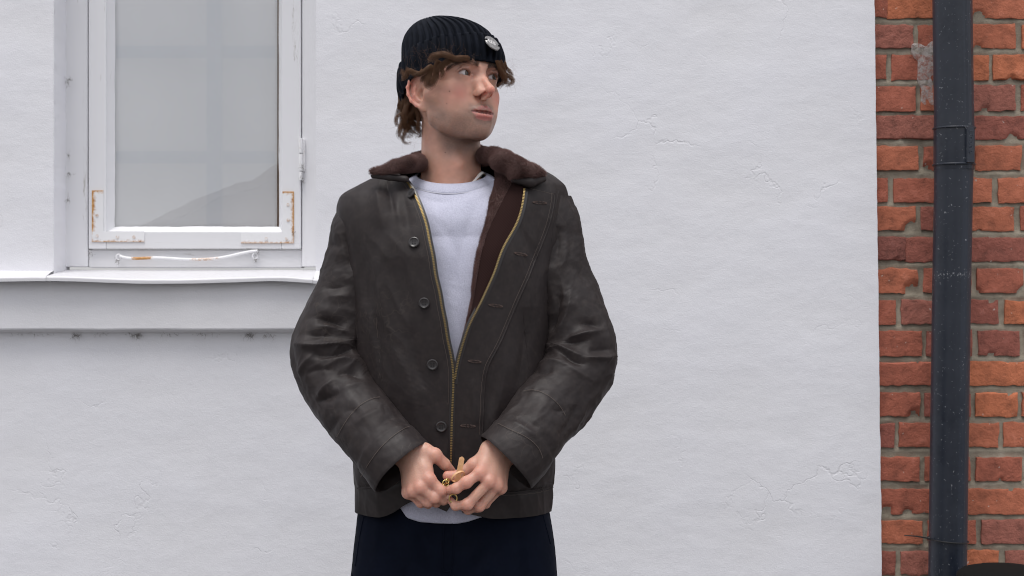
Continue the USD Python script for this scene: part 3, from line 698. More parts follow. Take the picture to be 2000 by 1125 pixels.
# lock plate, facing the viewer a little to the right, with embossed lettering running down
ang = math.radians(-60); nrm = np.array([math.cos(ang), math.sin(ang), 0]); tan = np.array([-math.sin(ang), math.cos(ang), 0])
pc = np.array([pipe_x(286), YP, 0]) + nrm * 0.0478; pc[2] = at(0, 286, YP)[2]
pl = bevel_box(-0.0125, 0.0125, -0.003, 0.0045, -0.0425, 0.0425, 0.0012)
M = np.eye(4); M[:3, 0], M[:3, 1], M[:3, 2], M[:3, 3] = tan, nrm, (0, 0, 1), pc
pl.apply_transform(M); obj('lock_plate', pl, PIPE, clip)
tx = meshkit.text_mesh('Lindab', 0.0125, 0.0012)
tv = np.array(tx.vertices); tv[:, 0] -= tv[:, 0].mean(); tv[:, 1] -= 0.006
W = pc + nrm * 0.0043 + tv[:, [1]] * tan + tv[:, [0]] * np.array([0, 0, -1.0]) * 1.05 + tv[:, [2]] * nrm
obj('lettering', (W, np.array(tx.faces)), principled('raised_letters', (0.03, 0.036, 0.05), 0.35), clip)

tie = thing('cable_tie', 'thin black cable tie round the drainpipe with its tail sticking out left', 'cable tie')
a = np.linspace(0, 2 * np.pi, 61); R = 0.0474
zc = at(0, 1054, YP)[2]
BLK = principled('black_plastic', (0.012, 0.012, 0.013), 0.4)
obj('strap', tube(np.stack([pipe_x(1054) + R * np.cos(a), YP + R * np.sin(a), zc + 0.0035 * -np.cos(a)], -1), 0.0016, 6, False), BLK, tie, smooth=40)
obj('tail', tube(spline([at(1818, 1053, YP - 0.02), at(1800, 1049, YP - 0.022), at(1766, 1046, YP - 0.018)], 10), np.linspace(0.0022, 0.0012, 10), 6), BLK, tie, smooth=40)
obj('head', bevel_box(*(lambda c: (c[0] - 0.003, c[0] + 0.003, c[1] - 0.003, c[1] + 0.003, c[2] - 0.003, c[2] + 0.003))(at(1814, 1051.5, YP - 0.021)), 0.0008), BLK, tie)

BINM = principled('matt_black_lid', (0.006, 0.006, 0.006), 0.8, specular_ior_level=0.1)
# black rounded lid whose top edge shows in the lower right corner
bin_ = thing('waste_bin', 'black rounded lid just showing at the lower right corner beside the drainpipe', 'bin')
cx, cy, ztop = at(1966, 0, -0.28)[0], -0.28, at(0, 1118.0, -0.34)[2]
prof = np.array([(0.0, 0.0), (0.04, -0.0006), (0.075, -0.003), (0.098, -0.009), (0.108, -0.018), (0.110, -0.03), (0.106, -0.034)])
a = np.linspace(0, 2 * np.pi, 64, endpoint=False)
v = np.stack([cx + prof[:, [0]] * 1.0 * np.cos(a), cy + prof[:, [0]] * np.sin(a), ztop + prof[:, [1]] + 0 * a], -1)
obj('lid', (v.reshape(-1, 3), grid_faces(len(prof), 64, wrap_m=True)[:, ::-1]), BINM, bin_, smooth=40)
prof = np.array([(0.100, ztop - 0.034), (0.097, ztop - 0.2), (0.088, 0.012), (0.082, 0.004), (0, 0.003)])
v = np.stack([cx + prof[:, [0]] * np.cos(a), cy + prof[:, [0]] * np.sin(a), prof[:, [1]] + 0 * a], -1)
obj('body', (v.reshape(-1, 3), grid_faces(len(prof), 64, wrap_m=True)[:, ::-1]), BLK, bin_, smooth=40)
# ---------------------------------------------------------------- the person: head
person = thing('person', 'person in black beanie and dark waxed jacket, head turned aside, both hands at the zip', 'person', (-0.107, -0.88, 0))
PY = -0.88
YAW, PITCH, ROLL = math.radians(41), math.radians(13), math.radians(2.0)
cyaw, syaw = math.cos(YAW), math.sin(YAW)
fwd0 = np.array([syaw, -cyaw, 0]); left0 = np.array([cyaw, syaw, 0]); up0 = np.array([0, 0, 1.0])
hf = fwd0 * math.cos(PITCH) + up0 * math.sin(PITCH); hu = up0 * math.cos(PITCH) - fwd0 * math.sin(PITCH)
hl = left0 * math.cos(ROLL) - hu * math.sin(ROLL); hu = hu * math.cos(ROLL) + left0 * math.sin(ROLL)
HC = np.array([(881 - 1000) / FPX * 2.72, PY, 1.616])
HM = np.stack([hl, hf, hu], 0)                      # rows: head-local axes in the world
def h2w(p): return np.asarray(p, float) @ HM + HC
def w2h(p): return (np.asarray(p, float) - HC) @ HM.T

H = Field((-0.096, -0.122, -0.235), (0.096, 0.142, 0.142), 0.00135)
S = (-1, 1)
H.ball((0, -0.006, 0.048), (0.0755, 0.096, 0.083), 0.02)
H.ball((0, 0.026, -0.012), (0.055, 0.055, 0.070), 0.026)                      # face mass
H.ball((0, 0.052, 0.042), (0.054, 0.044, 0.045), 0.03)                        # forehead
for s in S:
    H.chain([(s * 0.058, 0.006, -0.016), (s * 0.0530, 0.014, -0.044), (s * 0.0375, 0.040, -0.066), (s * 0.016, 0.0570, -0.0785)], [0.009, 0.0100, 0.0110, 0.0120], 0.018)   # jaw
    H.ball((s * 0.0410, 0.0580, -0.0100), (0.0160, 0.0180, 0.0160), 0.024)    # cheekbone
    H.cone((s * 0.046, 0.054, -0.008), (s * 0.066, 0.012, -0.002), 0.0115, 0.0090, 0.014)
    H.ball((s * 0.032, 0.0545, -0.040), (0.019, 0.020, 0.025), 0.024)          # cheek
    H.chain([(s * 0.008, 0.0895, 0.0330), (s * 0.024, 0.0890, 0.0395), (s * 0.043, 0.0745, 0.0375), (s * 0.052, 0.060, 0.0265)], [0.0082, 0.0092, 0.0086, 0.0078], 0.012)   # brow ridge
for s in S:
    H.chain([(s * 0.049, 0.000, -0.046), (s * 0.042, 0.018, -0.062), (s * 0.022, 0.040, -0.076)], [0.004, 0.006, 0.006], 0.022)      # soft flesh under the jaw
H.ball((0, 0.0645, -0.0800), (0.0195, 0.0140, 0.0125), 0.011)                 # chin
H.ball((0, 0.061, -0.052), (0.031, 0.030, 0.030), 0.018)                      # muzzle
for s in S:
    H.ball((s * 0.0325, 0.0985, 0.0190), (0.0180, 0.0160, 0.0125), 0.010, 'sub')   # eye socket
    H.ball((s * 0.0155, 0.0975, 0.0165), (0.0070, 0.0120, 0.0100), 0.008, 'sub')   # inner corner
# nose
H.chain([(0, 0.0870, 0.031), (0, 0.0920, 0.0190), (0, 0.1005, 0.0045), (0, 0.1085, -0.0090), (0, 0.1140, -0.0158)], [0.0072, 0.0054, 0.0053, 0.0054, 0.0060], 0.008)
for s in S:
    H.chain([(s * 0.0055, 0.0850, 0.0180), (s * 0.0070, 0.0895, 0.0020), (s * 0.0085, 0.0940, -0.0120)], [0.0056, 0.0074, 0.0076], 0.010)
    H.ball((s * 0.0036, 0.1120, -0.0175), (0.0040, 0.0050, 0.0046), 0.006)
    H.rball((s * 0.0125, 0.0955, -0.0182), (0.0048, 0.0115, 0.0062), np.array([[0.944, s * 0.33, 0], [-s * 0.33, 0.944, 0], [0, 0, 1]]), 0.005)
H.chain([(0, 0.1110, -0.0178), (0, 0.1040, -0.0228), (0, 0.0930, -0.0270)], [0.0050, 0.0046, 0.0060], 0.005)     # columella
for s in S:
    H.rball((s * 0.0078, 0.1015, -0.0262), (0.0037, 0.0082, 0.0072), np.array([[0.958, s * 0.287, 0], [-s * 0.287, 0.958, 0], [0, 0, 1.0]]), 0.0025, 'sub')
    H.chain([(s * 0.0205, 0.0905, -0.0130), (s * 0.0212, 0.0912, -0.0205), (s * 0.0188, 0.0925, -0.0265)], [0.0016, 0.0022, 0.0018], 0.005, 'sub')   # groove beside the wing
# mouth, laid on the surface built so far
def skin_y(x, z):
    i, k = int(round((x - H.ax[0][0]) / H.h)), int(round((z - H.ax[2][0]) / H.h))
    c = H.d[i, :, k]; j = np.where(c < 0)[0].max()
    return float(H.ax[1][j] + H.h * c[j] / (c[j] - c[j + 1])) if j + 1 < len(c) else 0.09
def laid(L): return [(x, skin_y(x, z) + dy, z) for x, z, dy in L]
mir = lambda L: [(-x, z, d) for x, z, d in L] + [(x, z, d) for x, z, d in L[::-1] if x > 0]
UL = laid(mir([(0.0250, -0.0502, -0.0042), (0.0150, -0.0483, -0.0034), (0.0050, -0.0452, -0.0026), (0.0, -0.0464, -0.0028)])[:4] + [(0.0050, -0.0452, -0.0026), (0.0150, -0.0483, -0.0034), (0.0250, -0.0502, -0.0042)])
ULR = [0.0014, 0.0042, 0.0048, 0.0044, 0.0048, 0.0042, 0.0014]
LL = laid([(-0.0240, -0.0508, -0.0024), (-0.0140, -0.0582, -0.0024), (0.0, -0.0604, -0.0020), (0.0140, -0.0582, -0.0024), (0.0240, -0.0508, -0.0024)])
LLR = [0.0014, 0.0046, 0.0057, 0.0046, 0.0014]
H.chain(UL, ULR, 0.0060)
H.chain(LL, LLR, 0.0060)
GAP = laid([(-0.0252, -0.0504, -0.0004), (-0.0200, -0.0518, -0.0008), (-0.0110, -0.0533, -0.0018), (0.0, -0.0537, -0.0022), (0.0110, -0.0533, -0.0018), (0.0200, -0.0518, -0.0008), (0.0252, -0.0504, -0.0004)])
GR = [0.0012, 0.0019, 0.0027, 0.0031, 0.0027, 0.0019, 0.0012]
H.chain(GAP, GR, 0.0014, 'sub')
H.chain(laid([(-0.0150, -0.0537, -0.0030), (0.0, -0.0541, -0.0035), (0.0150, -0.0537, -0.0030)]), [0.0014, 0.0022, 0.0014], 0.0014, 'sub')
H.chain(laid([(0, -0.0340, 0.0024), (0, -0.0410, 0.0022)]), [0.0026, 0.0032], 0.004, 'sub')   # philtrum
H.chain(laid([(-0.014, -0.0675, 0.0034), (0, -0.0690, 0.0034), (0.014, -0.0675, 0.0034)]), [0.0036, 0.0050, 0.0036], 0.008, 'sub')   # fold above the chin
# eyes and lids
EYE_R = 0.0120
EC = {s: np.array([s * 0.0318, 0.0775, 0.0190]) for s in S}
def lens(cx, cz, w, hu_, hl_, skew):
    Ru, Rl = (w * w + hu_ * hu_) / (2 * hu_), (w * w + hl_ * hl_) / (2 * hl_)
    def fn(X, Y, Z):
        x = (X - cx); z = Z - cz - skew * x
        return np.maximum(np.sqrt(x * x + (z - (hu_ - Ru)) ** 2) - Ru, np.sqrt(x * x + (z + (hl_ - Rl)) ** 2) - Rl)
    return fn
for s in S:
    c = EC[s]
    H.ball(c, EYE_R + 0.0021, 0.005)                                           # lids
    H.chain([c + (s * -0.013, 0.0080, 0.0050), c + (s * -0.005, 0.0128, 0.0092), c + (s * 0.006, 0.0118, 0.0088), c + (s * 0.0155, 0.0045, 0.0030)], [0.0012, 0.0022, 0.0026, 0.0016], 0.0014)   # hooding fold over the upper lid
    L = lens(c[0] + s * 0.0004, c[2] - 0.0008, 0.0142, 0.0056, 0.0046, s * 0.06)
    H.apply(lambda X, Y, Z: np.maximum(L(X, Y, Z), c[1] + 0.0046 - Y), c - (0.016, 0, 0.008), c + (0.016, 0.02, 0.010), 0.0009, 'sub', 0.004)
    H.ball(c, EYE_R + 0.0002, 0.0006, 'sub')
    H.ball((c[0] - s * 0.0130, c[1] + 0.0095, c[2] - 0.0020), (0.0026, 0.0024, 0.0018), 0.002)   # tear duct
# ears
ES = 1.06
for s in S:
    eo = np.array([s * 0.0660, -0.002, 0.006]); eu = np.array([-s * 0.24, 0.95, 0.14]); eu /= np.linalg.norm(eu)
    ev = np.array([s * 0.08, -0.14, 0.98]); ev -= eu * (ev @ eu); ev /= np.linalg.norm(ev); ew = np.cross(eu, ev); ew *= np.sign(ew[0]) * s
    E = lambda u, v, w=0.0: eo + ES * (eu * u + ev * v + ew * (w + 0.005 - u * 0.22))
    R = np.stack([eu, ev, ew]); q = lambda *r: tuple(ES * x for x in r)
    H.rball(E(-0.002, 0.002, -0.004), q(0.0185, 0.0280, 0.0060), R, 0.004)
    H.rball(E(0.006, -0.003, -0.006), q(0.012, 0.020, 0.008), R, 0.006)
    H.rball(E(-0.001, 0.009, 0.0052), q(0.0130, 0.0155, 0.0055), R, 0.004, 'sub')
    H.rball(E(0.0035, -0.004, 0.003), q(0.0085, 0.0110, 0.0090), R, 0.003, 'sub')
    H.chain([E(0.006, -0.003, -0.002), E(0.0125, 0.006, 0.000), E(0.0125, 0.019, 0.001), E(0.006, 0.0265, 0.001), E(-0.003, 0.0290, 0.001), E(-0.0115, 0.0265, 0.001), E(-0.0180, 0.0175, 0.001), E(-0.0200, 0.005, 0.001), E(-0.0175, -0.008, 0.001), E(-0.0115, -0.0190, 0.000), E(-0.005, -0.0255, 0.000)], [0.0022, 0.0026, 0.0027, 0.0028, 0.0028, 0.0028, 0.0028, 0.0028, 0.0028, 0.0027, 0.0028], 0.0045)
    H.rball(E(0.0015, -0.0255, -0.001), q(0.0095, 0.0090, 0.0046), R, 0.004)
    H.chain([E(0.002, 0.020, -0.001), E(-0.006, 0.011, 0.000), E(-0.0095, 0.000, 0.000), E(-0.007, -0.011, -0.001), E(0.000, -0.0155, -0.001)], [0.0016, 0.0020, 0.0022, 0.0020, 0.0020], 0.004)
    H.rball(E(0.0115, -0.006, 0.0005), q(0.0032, 0.0060, 0.0038), R, 0.003)
# neck, in the world upright
NA, NB = w2h(np.array([-0.1135, PY + 0.014, 1.60])), w2h(np.array([-0.1135, PY + 0.03, 1.375]))
H.cone(NA, NB, 0.0530, 0.0590, 0.012)
H.cone(w2h(np.array([-0.1125, PY - 0.006, 1.535])), w2h(np.array([-0.1135, PY - 0.012, 1.40])), 0.034, 0.044, 0.016)
pit = w2h(np.array([-0.108, PY - 0.062, 1.425]))
for s in S:
    mast = np.array([s * 0.052, -0.020, -0.035])
    if s > 0: H.chain([mast, mast * 0.5 + pit * 0.5 + np.array([s * 0.004, 0.002, 0]), pit + np.array([s * 0.012, -0.004, 0])], [0.003, 0.002, 0.002], 0.024)
adam = w2h(np.array([-0.100, PY - 0.040, 1.498]))
H.ball(adam, (0.010, 0.012, 0.014), 0.018)
hv, hfc = H.mesh()

# keep the largest shell only
tmh = trimesh.Trimesh(hv, hfc, process=False)
lab = trimesh.graph.connected_component_labels(tmh.face_adjacency, node_count=len(hfc))
keep = np.bincount(lab).argmax(); hfc = hfc[lab == keep]
used = np.unique(hfc); remap = np.full(len(hv), -1); remap[used] = np.arange(len(used)); hv = hv[used]; hfc = remap[hfc]

# relax the skin round the corners of the mouth
import scipy.sparse as sp
ed = trimesh.Trimesh(hv, hfc, process=False).edges_unique
Adj = sp.coo_matrix((np.ones(len(ed) * 2), (np.r_[ed[:, 0], ed[:, 1]], np.r_[ed[:, 1], ed[:, 0]])), shape=(len(hv), len(hv))).tocsr(); deg = np.asarray(Adj.sum(1)).ravel()
for s in S:
    c0 = np.array([s * 0.0262, skin_y(s * 0.0268, -0.0488), -0.0488]); wgt = smoothstep(0.0085, 0.0045, np.linalg.norm(hv - c0, axis=1))[:, None]
    for _ in range(14): hv = hv + wgt * 0.7 * ((Adj @ hv) / deg[:, None] - hv)

def chain_dist(P, pts, rs):
    d = np.full(len(P), 1e9); pts = [np.array(p) for p in pts]
    for a, b, ra, rb in zip(pts[:-1], pts[1:], rs[:-1], rs[1:]):
        ab = b - a; t = np.clip((P - a) @ ab / (ab @ ab), 0, 1)
        d = np.minimum(d, np.linalg.norm(P - a - t[:, None] * ab, axis=1) - (ra + (rb - ra) * t))
    return d

# pigment of the skin: lips, flush of the cheeks, ears and nose, stubble, moles
def skin_pigment(P):
    base = np.array([0.495, 0.268, 0.196])
    n = meshkit.fbm(P * 90, 3, 1)[:, None]; n2 = meshkit.fbm(P * 28, 3, 8)[:, None]
    n3 = meshkit.fbm(P * 210, 3, 17)[:, None]
    col = base * (0.86 + 0.16 * n + 0.14 * n3) * (1 + (n2 - 0.5) * np.array([0.06, -0.10, -0.12]))
    flush = np.array([0.50, 0.202, 0.158])
    ax = np.abs(P[:, 0])
    f = 0.75 * np.exp(-((ax - 0.044) / 0.016) ** 2 - ((P[:, 2] + 0.018) / 0.017) ** 2) * smoothstep(0.03, 0.06, P[:, 1])
    f = np.maximum(f, 0.6 * np.exp(-(P[:, 0] / 0.014) ** 2 - ((P[:, 2] + 0.022) / 0.011) ** 2) * smoothstep(0.09, 0.105, P[:, 1]))
    f = np.maximum(f, 0.75 * smoothstep(0.070, 0.080, ax) * smoothstep(0.02, 0.0, P[:, 1]) * smoothstep(-0.04, -0.02, P[:, 2]))
    f = np.maximum(f, 0.55 * np.exp(-((ax - 0.031) / 0.017) ** 2 - ((P[:, 2] - 0.019) / 0.012) ** 2) * smoothstep(0.06, 0.072, P[:, 1]))
    f = np.clip(f * (0.85 + 0.5 * n2[:, 0]), 0, 1)[:, None]
    col = col * (1 - f) + flush * f
    # stubble
    fine = meshkit.noise(P * 620, 3); fine2 = meshkit.noise(P * 430, 5)
    jawl = smoothstep(-0.024, -0.052, P[:, 2] + 0.14 * np.maximum(ax - 0.03, 0) * 0) * smoothstep(-0.128, -0.092, P[:, 2])
    side = smoothstep(-0.004, 0.022, P[:, 1] + 0.0)
    s1 = jawl * smoothstep(-0.012, 0.012, P[:, 1])
    hollow = np.exp(-((ax - 0.046) / 0.016) ** 2 - ((P[:, 2] + 0.036) / 0.018) ** 2) * smoothstep(0.04, 0.06, P[:, 1])
    s1 = s1 * (1 - 0.75 * hollow)
    sideburn = np.exp(-((P[:, 1] - 0.017) / 0.010) ** 2) * smoothstep(0.04, 0.01, P[:, 2]) * smoothstep(-0.07, -0.02, P[:, 2]) * (ax > 0.045) * 0.4
    must = np.exp(-((P[:, 2] + 0.0408) / 0.0075) ** 2) * smoothstep(0.037, 0.024, ax) * smoothstep(0.07, 0.078, P[:, 1]) * 0.75
    must = np.maximum(must, np.exp(-((ax - 0.031) / 0.008) ** 2 - ((P[:, 2] + 0.056) / 0.016) ** 2) * smoothstep(0.06, 0.07, P[:, 1]) * 0.6)
    goat = np.exp(-(P[:, 0] / 0.02) ** 2 - ((P[:, 2] + 0.088) / 0.014) ** 2) * smoothstep(0.06, 0.075, P[:, 1]) * 0.9
    st = np.clip(np.maximum.reduce([s1 * 0.85, sideburn, must, goat]), 0, 1)
    st = st * (0.60 + 0.28 * fine)
    st = np.clip(st, 0, 0.70)[:, None]
    col = col * (1 - st) + np.array([0.115, 0.082, 0.066]) * st
    rim = smoothstep(0.0060, 0.0030, chain_dist(P, UL, ULR)) * (P[:, 1] > 0.066) * 0.42
    col = col * (1 - rim[:, None]) + np.array([0.20, 0.125, 0.095]) * rim[:, None]
    # lips
    du, dl = chain_dist(P, UL, ULR), chain_dist(P, LL, LLR)
    lip = np.maximum(smoothstep(0.0022, 0.0010, du), smoothstep(0.0022, 0.0010, dl)) * (P[:, 1] > 0.066)
    lipc = np.array([0.455, 0.175, 0.155]) * (0.9 + 0.25 * meshkit.noise(P * np.array([900, 200, 200]), 4)[:, None])
    lipc = np.where(((du < dl) & (du < 0.003))[:, None], lipc * 0.72, lipc)
    lip = lip[:, None] * 0.85
    col = col * (1 - lip) + lipc * lip
    mouth = 0.85 * smoothstep(0.0015, -0.0006, chain_dist(P, GAP, GR)) * (P[:, 1] > 0.05)
    col = col * (1 - 0.9 * mouth[:, None]) + np.array([0.05, 0.012, 0.012]) * 0.9 * mouth[:, None]
    for s in S:
        dE = np.linalg.norm((P - EC[s] - np.array([0, 0.010, 0.001])) / np.array([1.35, 1, 1]), axis=1)
        e = 0.36 * smoothstep(0.0155, 0.006, dE)[:, None]
        col = col * (1 - e) + np.array([0.36, 0.190, 0.150]) * e
    for mx, my, mz, r in MOLES:
        d = np.linalg.norm(P - np.array([mx, my, mz]), axis=1)
        m = smoothstep(r, r * 0.4, d)[:, None] * 0.8
        col = col * (1 - m) + np.array([0.10, 0.045, 0.03]) * m
    return col
# moles where the photograph shows them: nearest front surface point to that pixel
def surf_at(px, py):
    W = h2w(hv); x, y = to_px(W)
    d = np.hypot(x - px, y - py); c = np.where(d < 4)[0]
    return hv[c[np.argmin(W[c, 1])]] if len(c) else np.zeros(3)
MOLES = [(*surf_at(874.5, 177.5), 0.0018), (*surf_at(869, 201.5), 0.0017), (*surf_at(866, 298), 0.0016)]
hcol = skin_pigment(hv)

SKIN = usdkit.material(stage, '/World/Looks/skin', {
    'a': ('attribute', {'attribute': 'pigment'}), 'g': ('geometry', {}),
    'n1': ('noise_texture', {'scale': 420.0, 'detail': 3.0, 'roughness': 0.6}), 'n2': ('noise_texture', {'scale': 70.0, 'detail': 3.0}), 'v': ('voronoi_texture', {'scale': 700.0}),
    'b': ('bump', {'strength': 0.40, 'distance': 0.0009}), 'b2': ('bump', {'strength': 0.12, 'distance': 0.0006}),
    'r': ('map_range', {'from_min': 0.3, 'from_max': 0.7, 'to_min': 0.40, 'to_max': 0.56}),
    'p': ('principled_bsdf', {'subsurface_weight': 0.35, 'subsurface_scale': 0.0028, 'subsurface_radius': (1.0, 0.35, 0.2), 'specular_ior_level': 0.42})},
    [('a.color', 'p.base_color'), ('g.position', 'n1.vector'), ('g.position', 'n2.vector'), ('g.position', 'v.vector'), ('n1.fac', 'b.height'), ('b.normal', 'b2.normal'), ('v.distance', 'b2.height'), ('b2.normal', 'p.normal'), ('n2.fac', 'r.value'), ('r.result', 'p.roughness')], surface='p.BSDF')

# eyes
EYE = usdkit.material(stage, '/World/Looks/eye', {'a': ('attribute', {'attribute': 'pigment'}), 'p': ('principled_bsdf', {'roughness': 0.08, 'subsurface_weight': 0.1, 'subsurface_scale': 0.001})}, [('a.color', 'p.base_color')], surface='p.BSDF')
gaze = np.array([0.30, 1.0, -0.10]); gaze /= np.linalg.norm(gaze)
for s in S:
    m = trimesh.creation.icosphere(5, 1.0); d = np.array(m.vertices)
    ang = np.arccos(np.clip(d @ gaze, -1, 1)) * EYE_R
    col = np.tile(np.array([0.50, 0.46, 0.45]), (len(d), 1))
    red = smoothstep(0.007, 0.016, ang)[:, None]; col = col * (1 - 0.35 * red) + np.array([0.62, 0.36, 0.32]) * 0.35 * red
    q = d - gaze * (d @ gaze)[:, None]; th = np.arctan2(q[:, 2], q[:, 0])
    ir = np.array([0.055, 0.038, 0.027]) * (0.7 + 0.8 * meshkit.noise(np.stack([th * 9, ang * 300, th * 0], -1), 3))[:, None]
    w = smoothstep(0.0067, 0.0061, ang)[:, None]; col = col * (1 - w) + ir * w
    ring = (np.exp(-((ang - 0.0062) / 0.0006) ** 2))[:, None]; col = col * (1 - 0.7 * ring) + np.array([0.02, 0.016, 0.014]) * 0.7 * ring
    w = smoothstep(0.0030, 0.0025, ang)[:, None]; col = col * (1 - w) + 0.004 * w
    bulge = 1 + 0.035 * smoothstep(0.0062, 0.0, ang)
    obj('eye', (h2w(EC[s] + d * (EYE_R * bulge)[:, None]), m.faces), EYE, person, smooth=True, pv={'pigment': col})
# teeth
tm_ = []
for k in range(-3, 3):
    x = (k + 0.5) * 0.0066
    b = trimesh.creation.icosphere(2, 1.0); b.apply_scale((0.0056, 0.0028, 0.0060)); b.apply_translation((x, 0.0725 - 18 * x * x, -0.0498)); tm_.append(b)
tmesh = cat(tm_); obj('teeth', (h2w(tmesh.vertices), tmesh.faces), principled('tooth', (0.36, 0.32, 0.27), 0.25), person, smooth=True)

# brows and lashes
HAIR_D = usdkit.material(stage, '/World/Looks/dark_brown_hair', {'p': ('principled_bsdf', {'base_color': (0.060, 0.035, 0.022), 'roughness': 0.5})}, surface='p.BSDF')
htree = cKDTree(hv)
hn = trimesh.Trimesh(hv, hfc, process=False).vertex_normals
bg = np.random.default_rng(3)
for s in S:
    st = []
    mid = np.array([(s * 0.0100, 0.1000, 0.0310), (s * 0.020, 0.0995, 0.0360), (s * 0.034, 0.0930, 0.0390), (s * 0.0465, 0.080, 0.0370), (s * 0.0545, 0.068, 0.0305)])
    line = spline(mid, 60)
    for k in range(900):
        u = bg.random(); p = line[int(u * 59)] + np.array([0, 0, bg.normal(0, 0.0030 * (1.15 - 0.75 * u))])
        _, i = htree.query(p); p = hv[i] + (p - hv[i]) * 0.0; nrm = hn[i]
        p = p + bg.normal(0, 0.0008, 3)
        tdir = line[min(59, int(u * 59) + 2)] - line[max(0, int(u * 59) - 2)]; tdir /= np.linalg.norm(tdir)
        d = tdir * (0.55 + 0.6 * u) + np.array([0, 0, 0.75 - 1.2 * u]) + bg.normal(0, 0.15, 3); d -= nrm * (d @ nrm); d /= np.linalg.norm(d)
        L = bg.uniform(0.005, 0.009)
        q = np.array([p - nrm * 0.0003, p + d * L * 0.5 + nrm * 0.0010, p + d * L + nrm * 0.0008]); st.append(h2w(q))
    curves('eyebrow', st, 0.00024, HAIR_D, person)
    st = []
    c = EC[s]
    for k in range(150):
        u = bg.uniform(-1, 1); x = u * 0.0140
        up_ = k < 105
        z = (0.0056 if up_ else -0.0046) * (1 - u * u) - 0.0008 + s * 0.06 * x
        y = math.sqrt(max((EYE_R + 0.0018) ** 2 - x * x - z * z, 1e-8))
        p = c + np.array([x, y, z])
        d = np.array([x * 18 + s * 0.25, 1.0, 0.55 if up_ else -0.6]) + bg.normal(0, 0.12, 3); d /= np.linalg.norm(d)
        L = bg.uniform(0.0025, 0.0042) if up_ else bg.uniform(0.0012, 0.002)
        st.append(h2w(np.array([p, p + d * L * 0.55 + np.array([0, 0, -0.0008 if up_ else 0.0004]), p + d * L + np.array([0, 0, 0.0012 if up_ else -0.0006])])))
    curves('eyelashes', st, 0.00020, HAIR_D, person)
# ---------------------------------------------------------------- beanie
KNIT = usdkit.material(stage, '/World/Looks/black_rib_knit', {
    'g': ('geometry', {}), 'n': ('noise_texture', {'scale': 700.0, 'detail': 3.0, 'roughness': 0.7}), 'n2': ('noise_texture', {'scale': 60.0, 'detail': 4.0}),
    'c': ('rgb_ramp', {'ramp': [(0.3, (0.0028, 0.0040, 0.0074)), (0.7, (0.0064, 0.0084, 0.0142))]}), 'b': ('bump', {'strength': 0.6, 'distance': 0.0014}),
    'p': ('principled_bsdf', {'roughness': 0.85, 'specular_ior_level': 0.12})},
    [('g.position', 'n.vector'), ('g.position', 'n2.vector'), ('n2.fac', 'c.fac'), ('c.color', 'p.base_color'), ('n.fac', 'b.height'), ('b.normal', 'p.normal')], surface='p.BSDF')
NR = 40
def rim_z(th):
    f = np.sin(th)                      # +1 at the forehead
    return 0.0385 + 0.002 * np.maximum(f, 0) - 0.043 * np.maximum(-f, 0) ** 1.2 - 0.001 * np.exp(-(f / 0.4) ** 2) - 0.012 * np.maximum(np.cos(th), 0) ** 1.5
HXY = (0.0865, 0.1035, 0.001)
prof_s = np.array([0, 0.12, 0.25, 0.40, 0.55, 0.68, 0.79, 0.88, 0.95, 1.0])
prof_r = np.array([0.985, 1.005, 1.00, 0.945, 0.845, 0.71, 0.54, 0.36, 0.17, 0.01])
prof_h = np.array([0.0, 0.022, 0.045, 0.068, 0.0880, 0.1045, 0.1180, 0.1275, 0.1325, 0.1342])
PR, PH = PchipInterpolator(prof_s, prof_r), PchipInterpolator(prof_s, prof_h)
def hat_point(th, s, off):
    rho, h = PR(s), PH(s)
    rz = rim_z(th); w = 1 - smoothstep(0.25, 1.0, s)
    z = rz * w + 0.030 * (1 - w) + h
    lump = 0.004 * (meshkit.fbm(np.stack([np.cos(th) * 2.2, np.sin(th) * 2.2, s * 3 + 0 * th], -1), 2, 6) - 0.5)
    k = off / 0.09 + lump / 0.09 * smoothstep(0.3, 0.6, s)
    rr = rho * (1 + k) if np.ndim(rho) == 0 else rho * (1 + k)
    x = 0.006 - 0.014 * smoothstep(0.3, 1.0, s) + HXY[0] * rr * np.cos(th); y = HXY[2] + HXY[1] * rr * np.sin(th) - 0.024 * smoothstep(0.3, 1.0, s)
    return np.stack([x, y, z + 0 * th], -1)
def rib(th, amp):
    t = np.mod(th * NR / (2 * np.pi) + 0.03 * np.sin(3 * th), 1.0)
    return amp * (np.tanh(2.6 * np.cos(2 * np.pi * (t - 0.5)) + 0.35) * 0.5 - 0.5)
NT = NR * 16
th = np.linspace(0, 2 * np.pi, NT, endpoint=False)
ss = np.r_[0.10, np.linspace(0.2, 1.0, 60)]
hat = np.stack([hat_point(th, s, rib(th, 0.0074 * (1 - 0.85 * smoothstep(0.70, 1.0, s)))) for s in ss])
hatm = (h2w(hat.reshape(-1, 3)), grid_faces(len(ss), NT, wrap_m=True))
beanie = obj('beanie', hatm, KNIT, person, smooth=True)
# turned-up cuff: outside, over the top edge and back in
rows = []
for q in np.linspace(0, 1, 26):
    s = 0.0 + 0.285 * q
    bulge = 0.0052 + 0.0030 * math.sin(math.pi * q) + 0.001 * q
    rows.append(hat_point(th, s, bulge + rib(th, 0.0068 * (0.35 + 0.65 * smoothstep(0.0, 0.25, q)))))
top = hat_point(th, 0.293, 0.0050 + rib(th, 0.0040)); inn = hat_point(th, 0.285, 0.0005 + rib(th, 0.002))
bot = hat_point(th, 0.0, 0.003 + rib(th, 0.001)) - np.array([0, 0, 0.0022]); bin2 = hat_point(th, 0.02, -0.003)
wv_ = 0.0013 * np.sin(th * 5 + 1) + 0.0010 * np.sin(th * 11)
C = np.stack([bin2, bot] + rows + [top, inn]); C[:, :, 2] += wv_[None]
obj('cuff', (h2w(C.reshape(-1, 3)), grid_faces(len(C), NT, wrap_m=True)), KNIT, beanie, smooth=True)
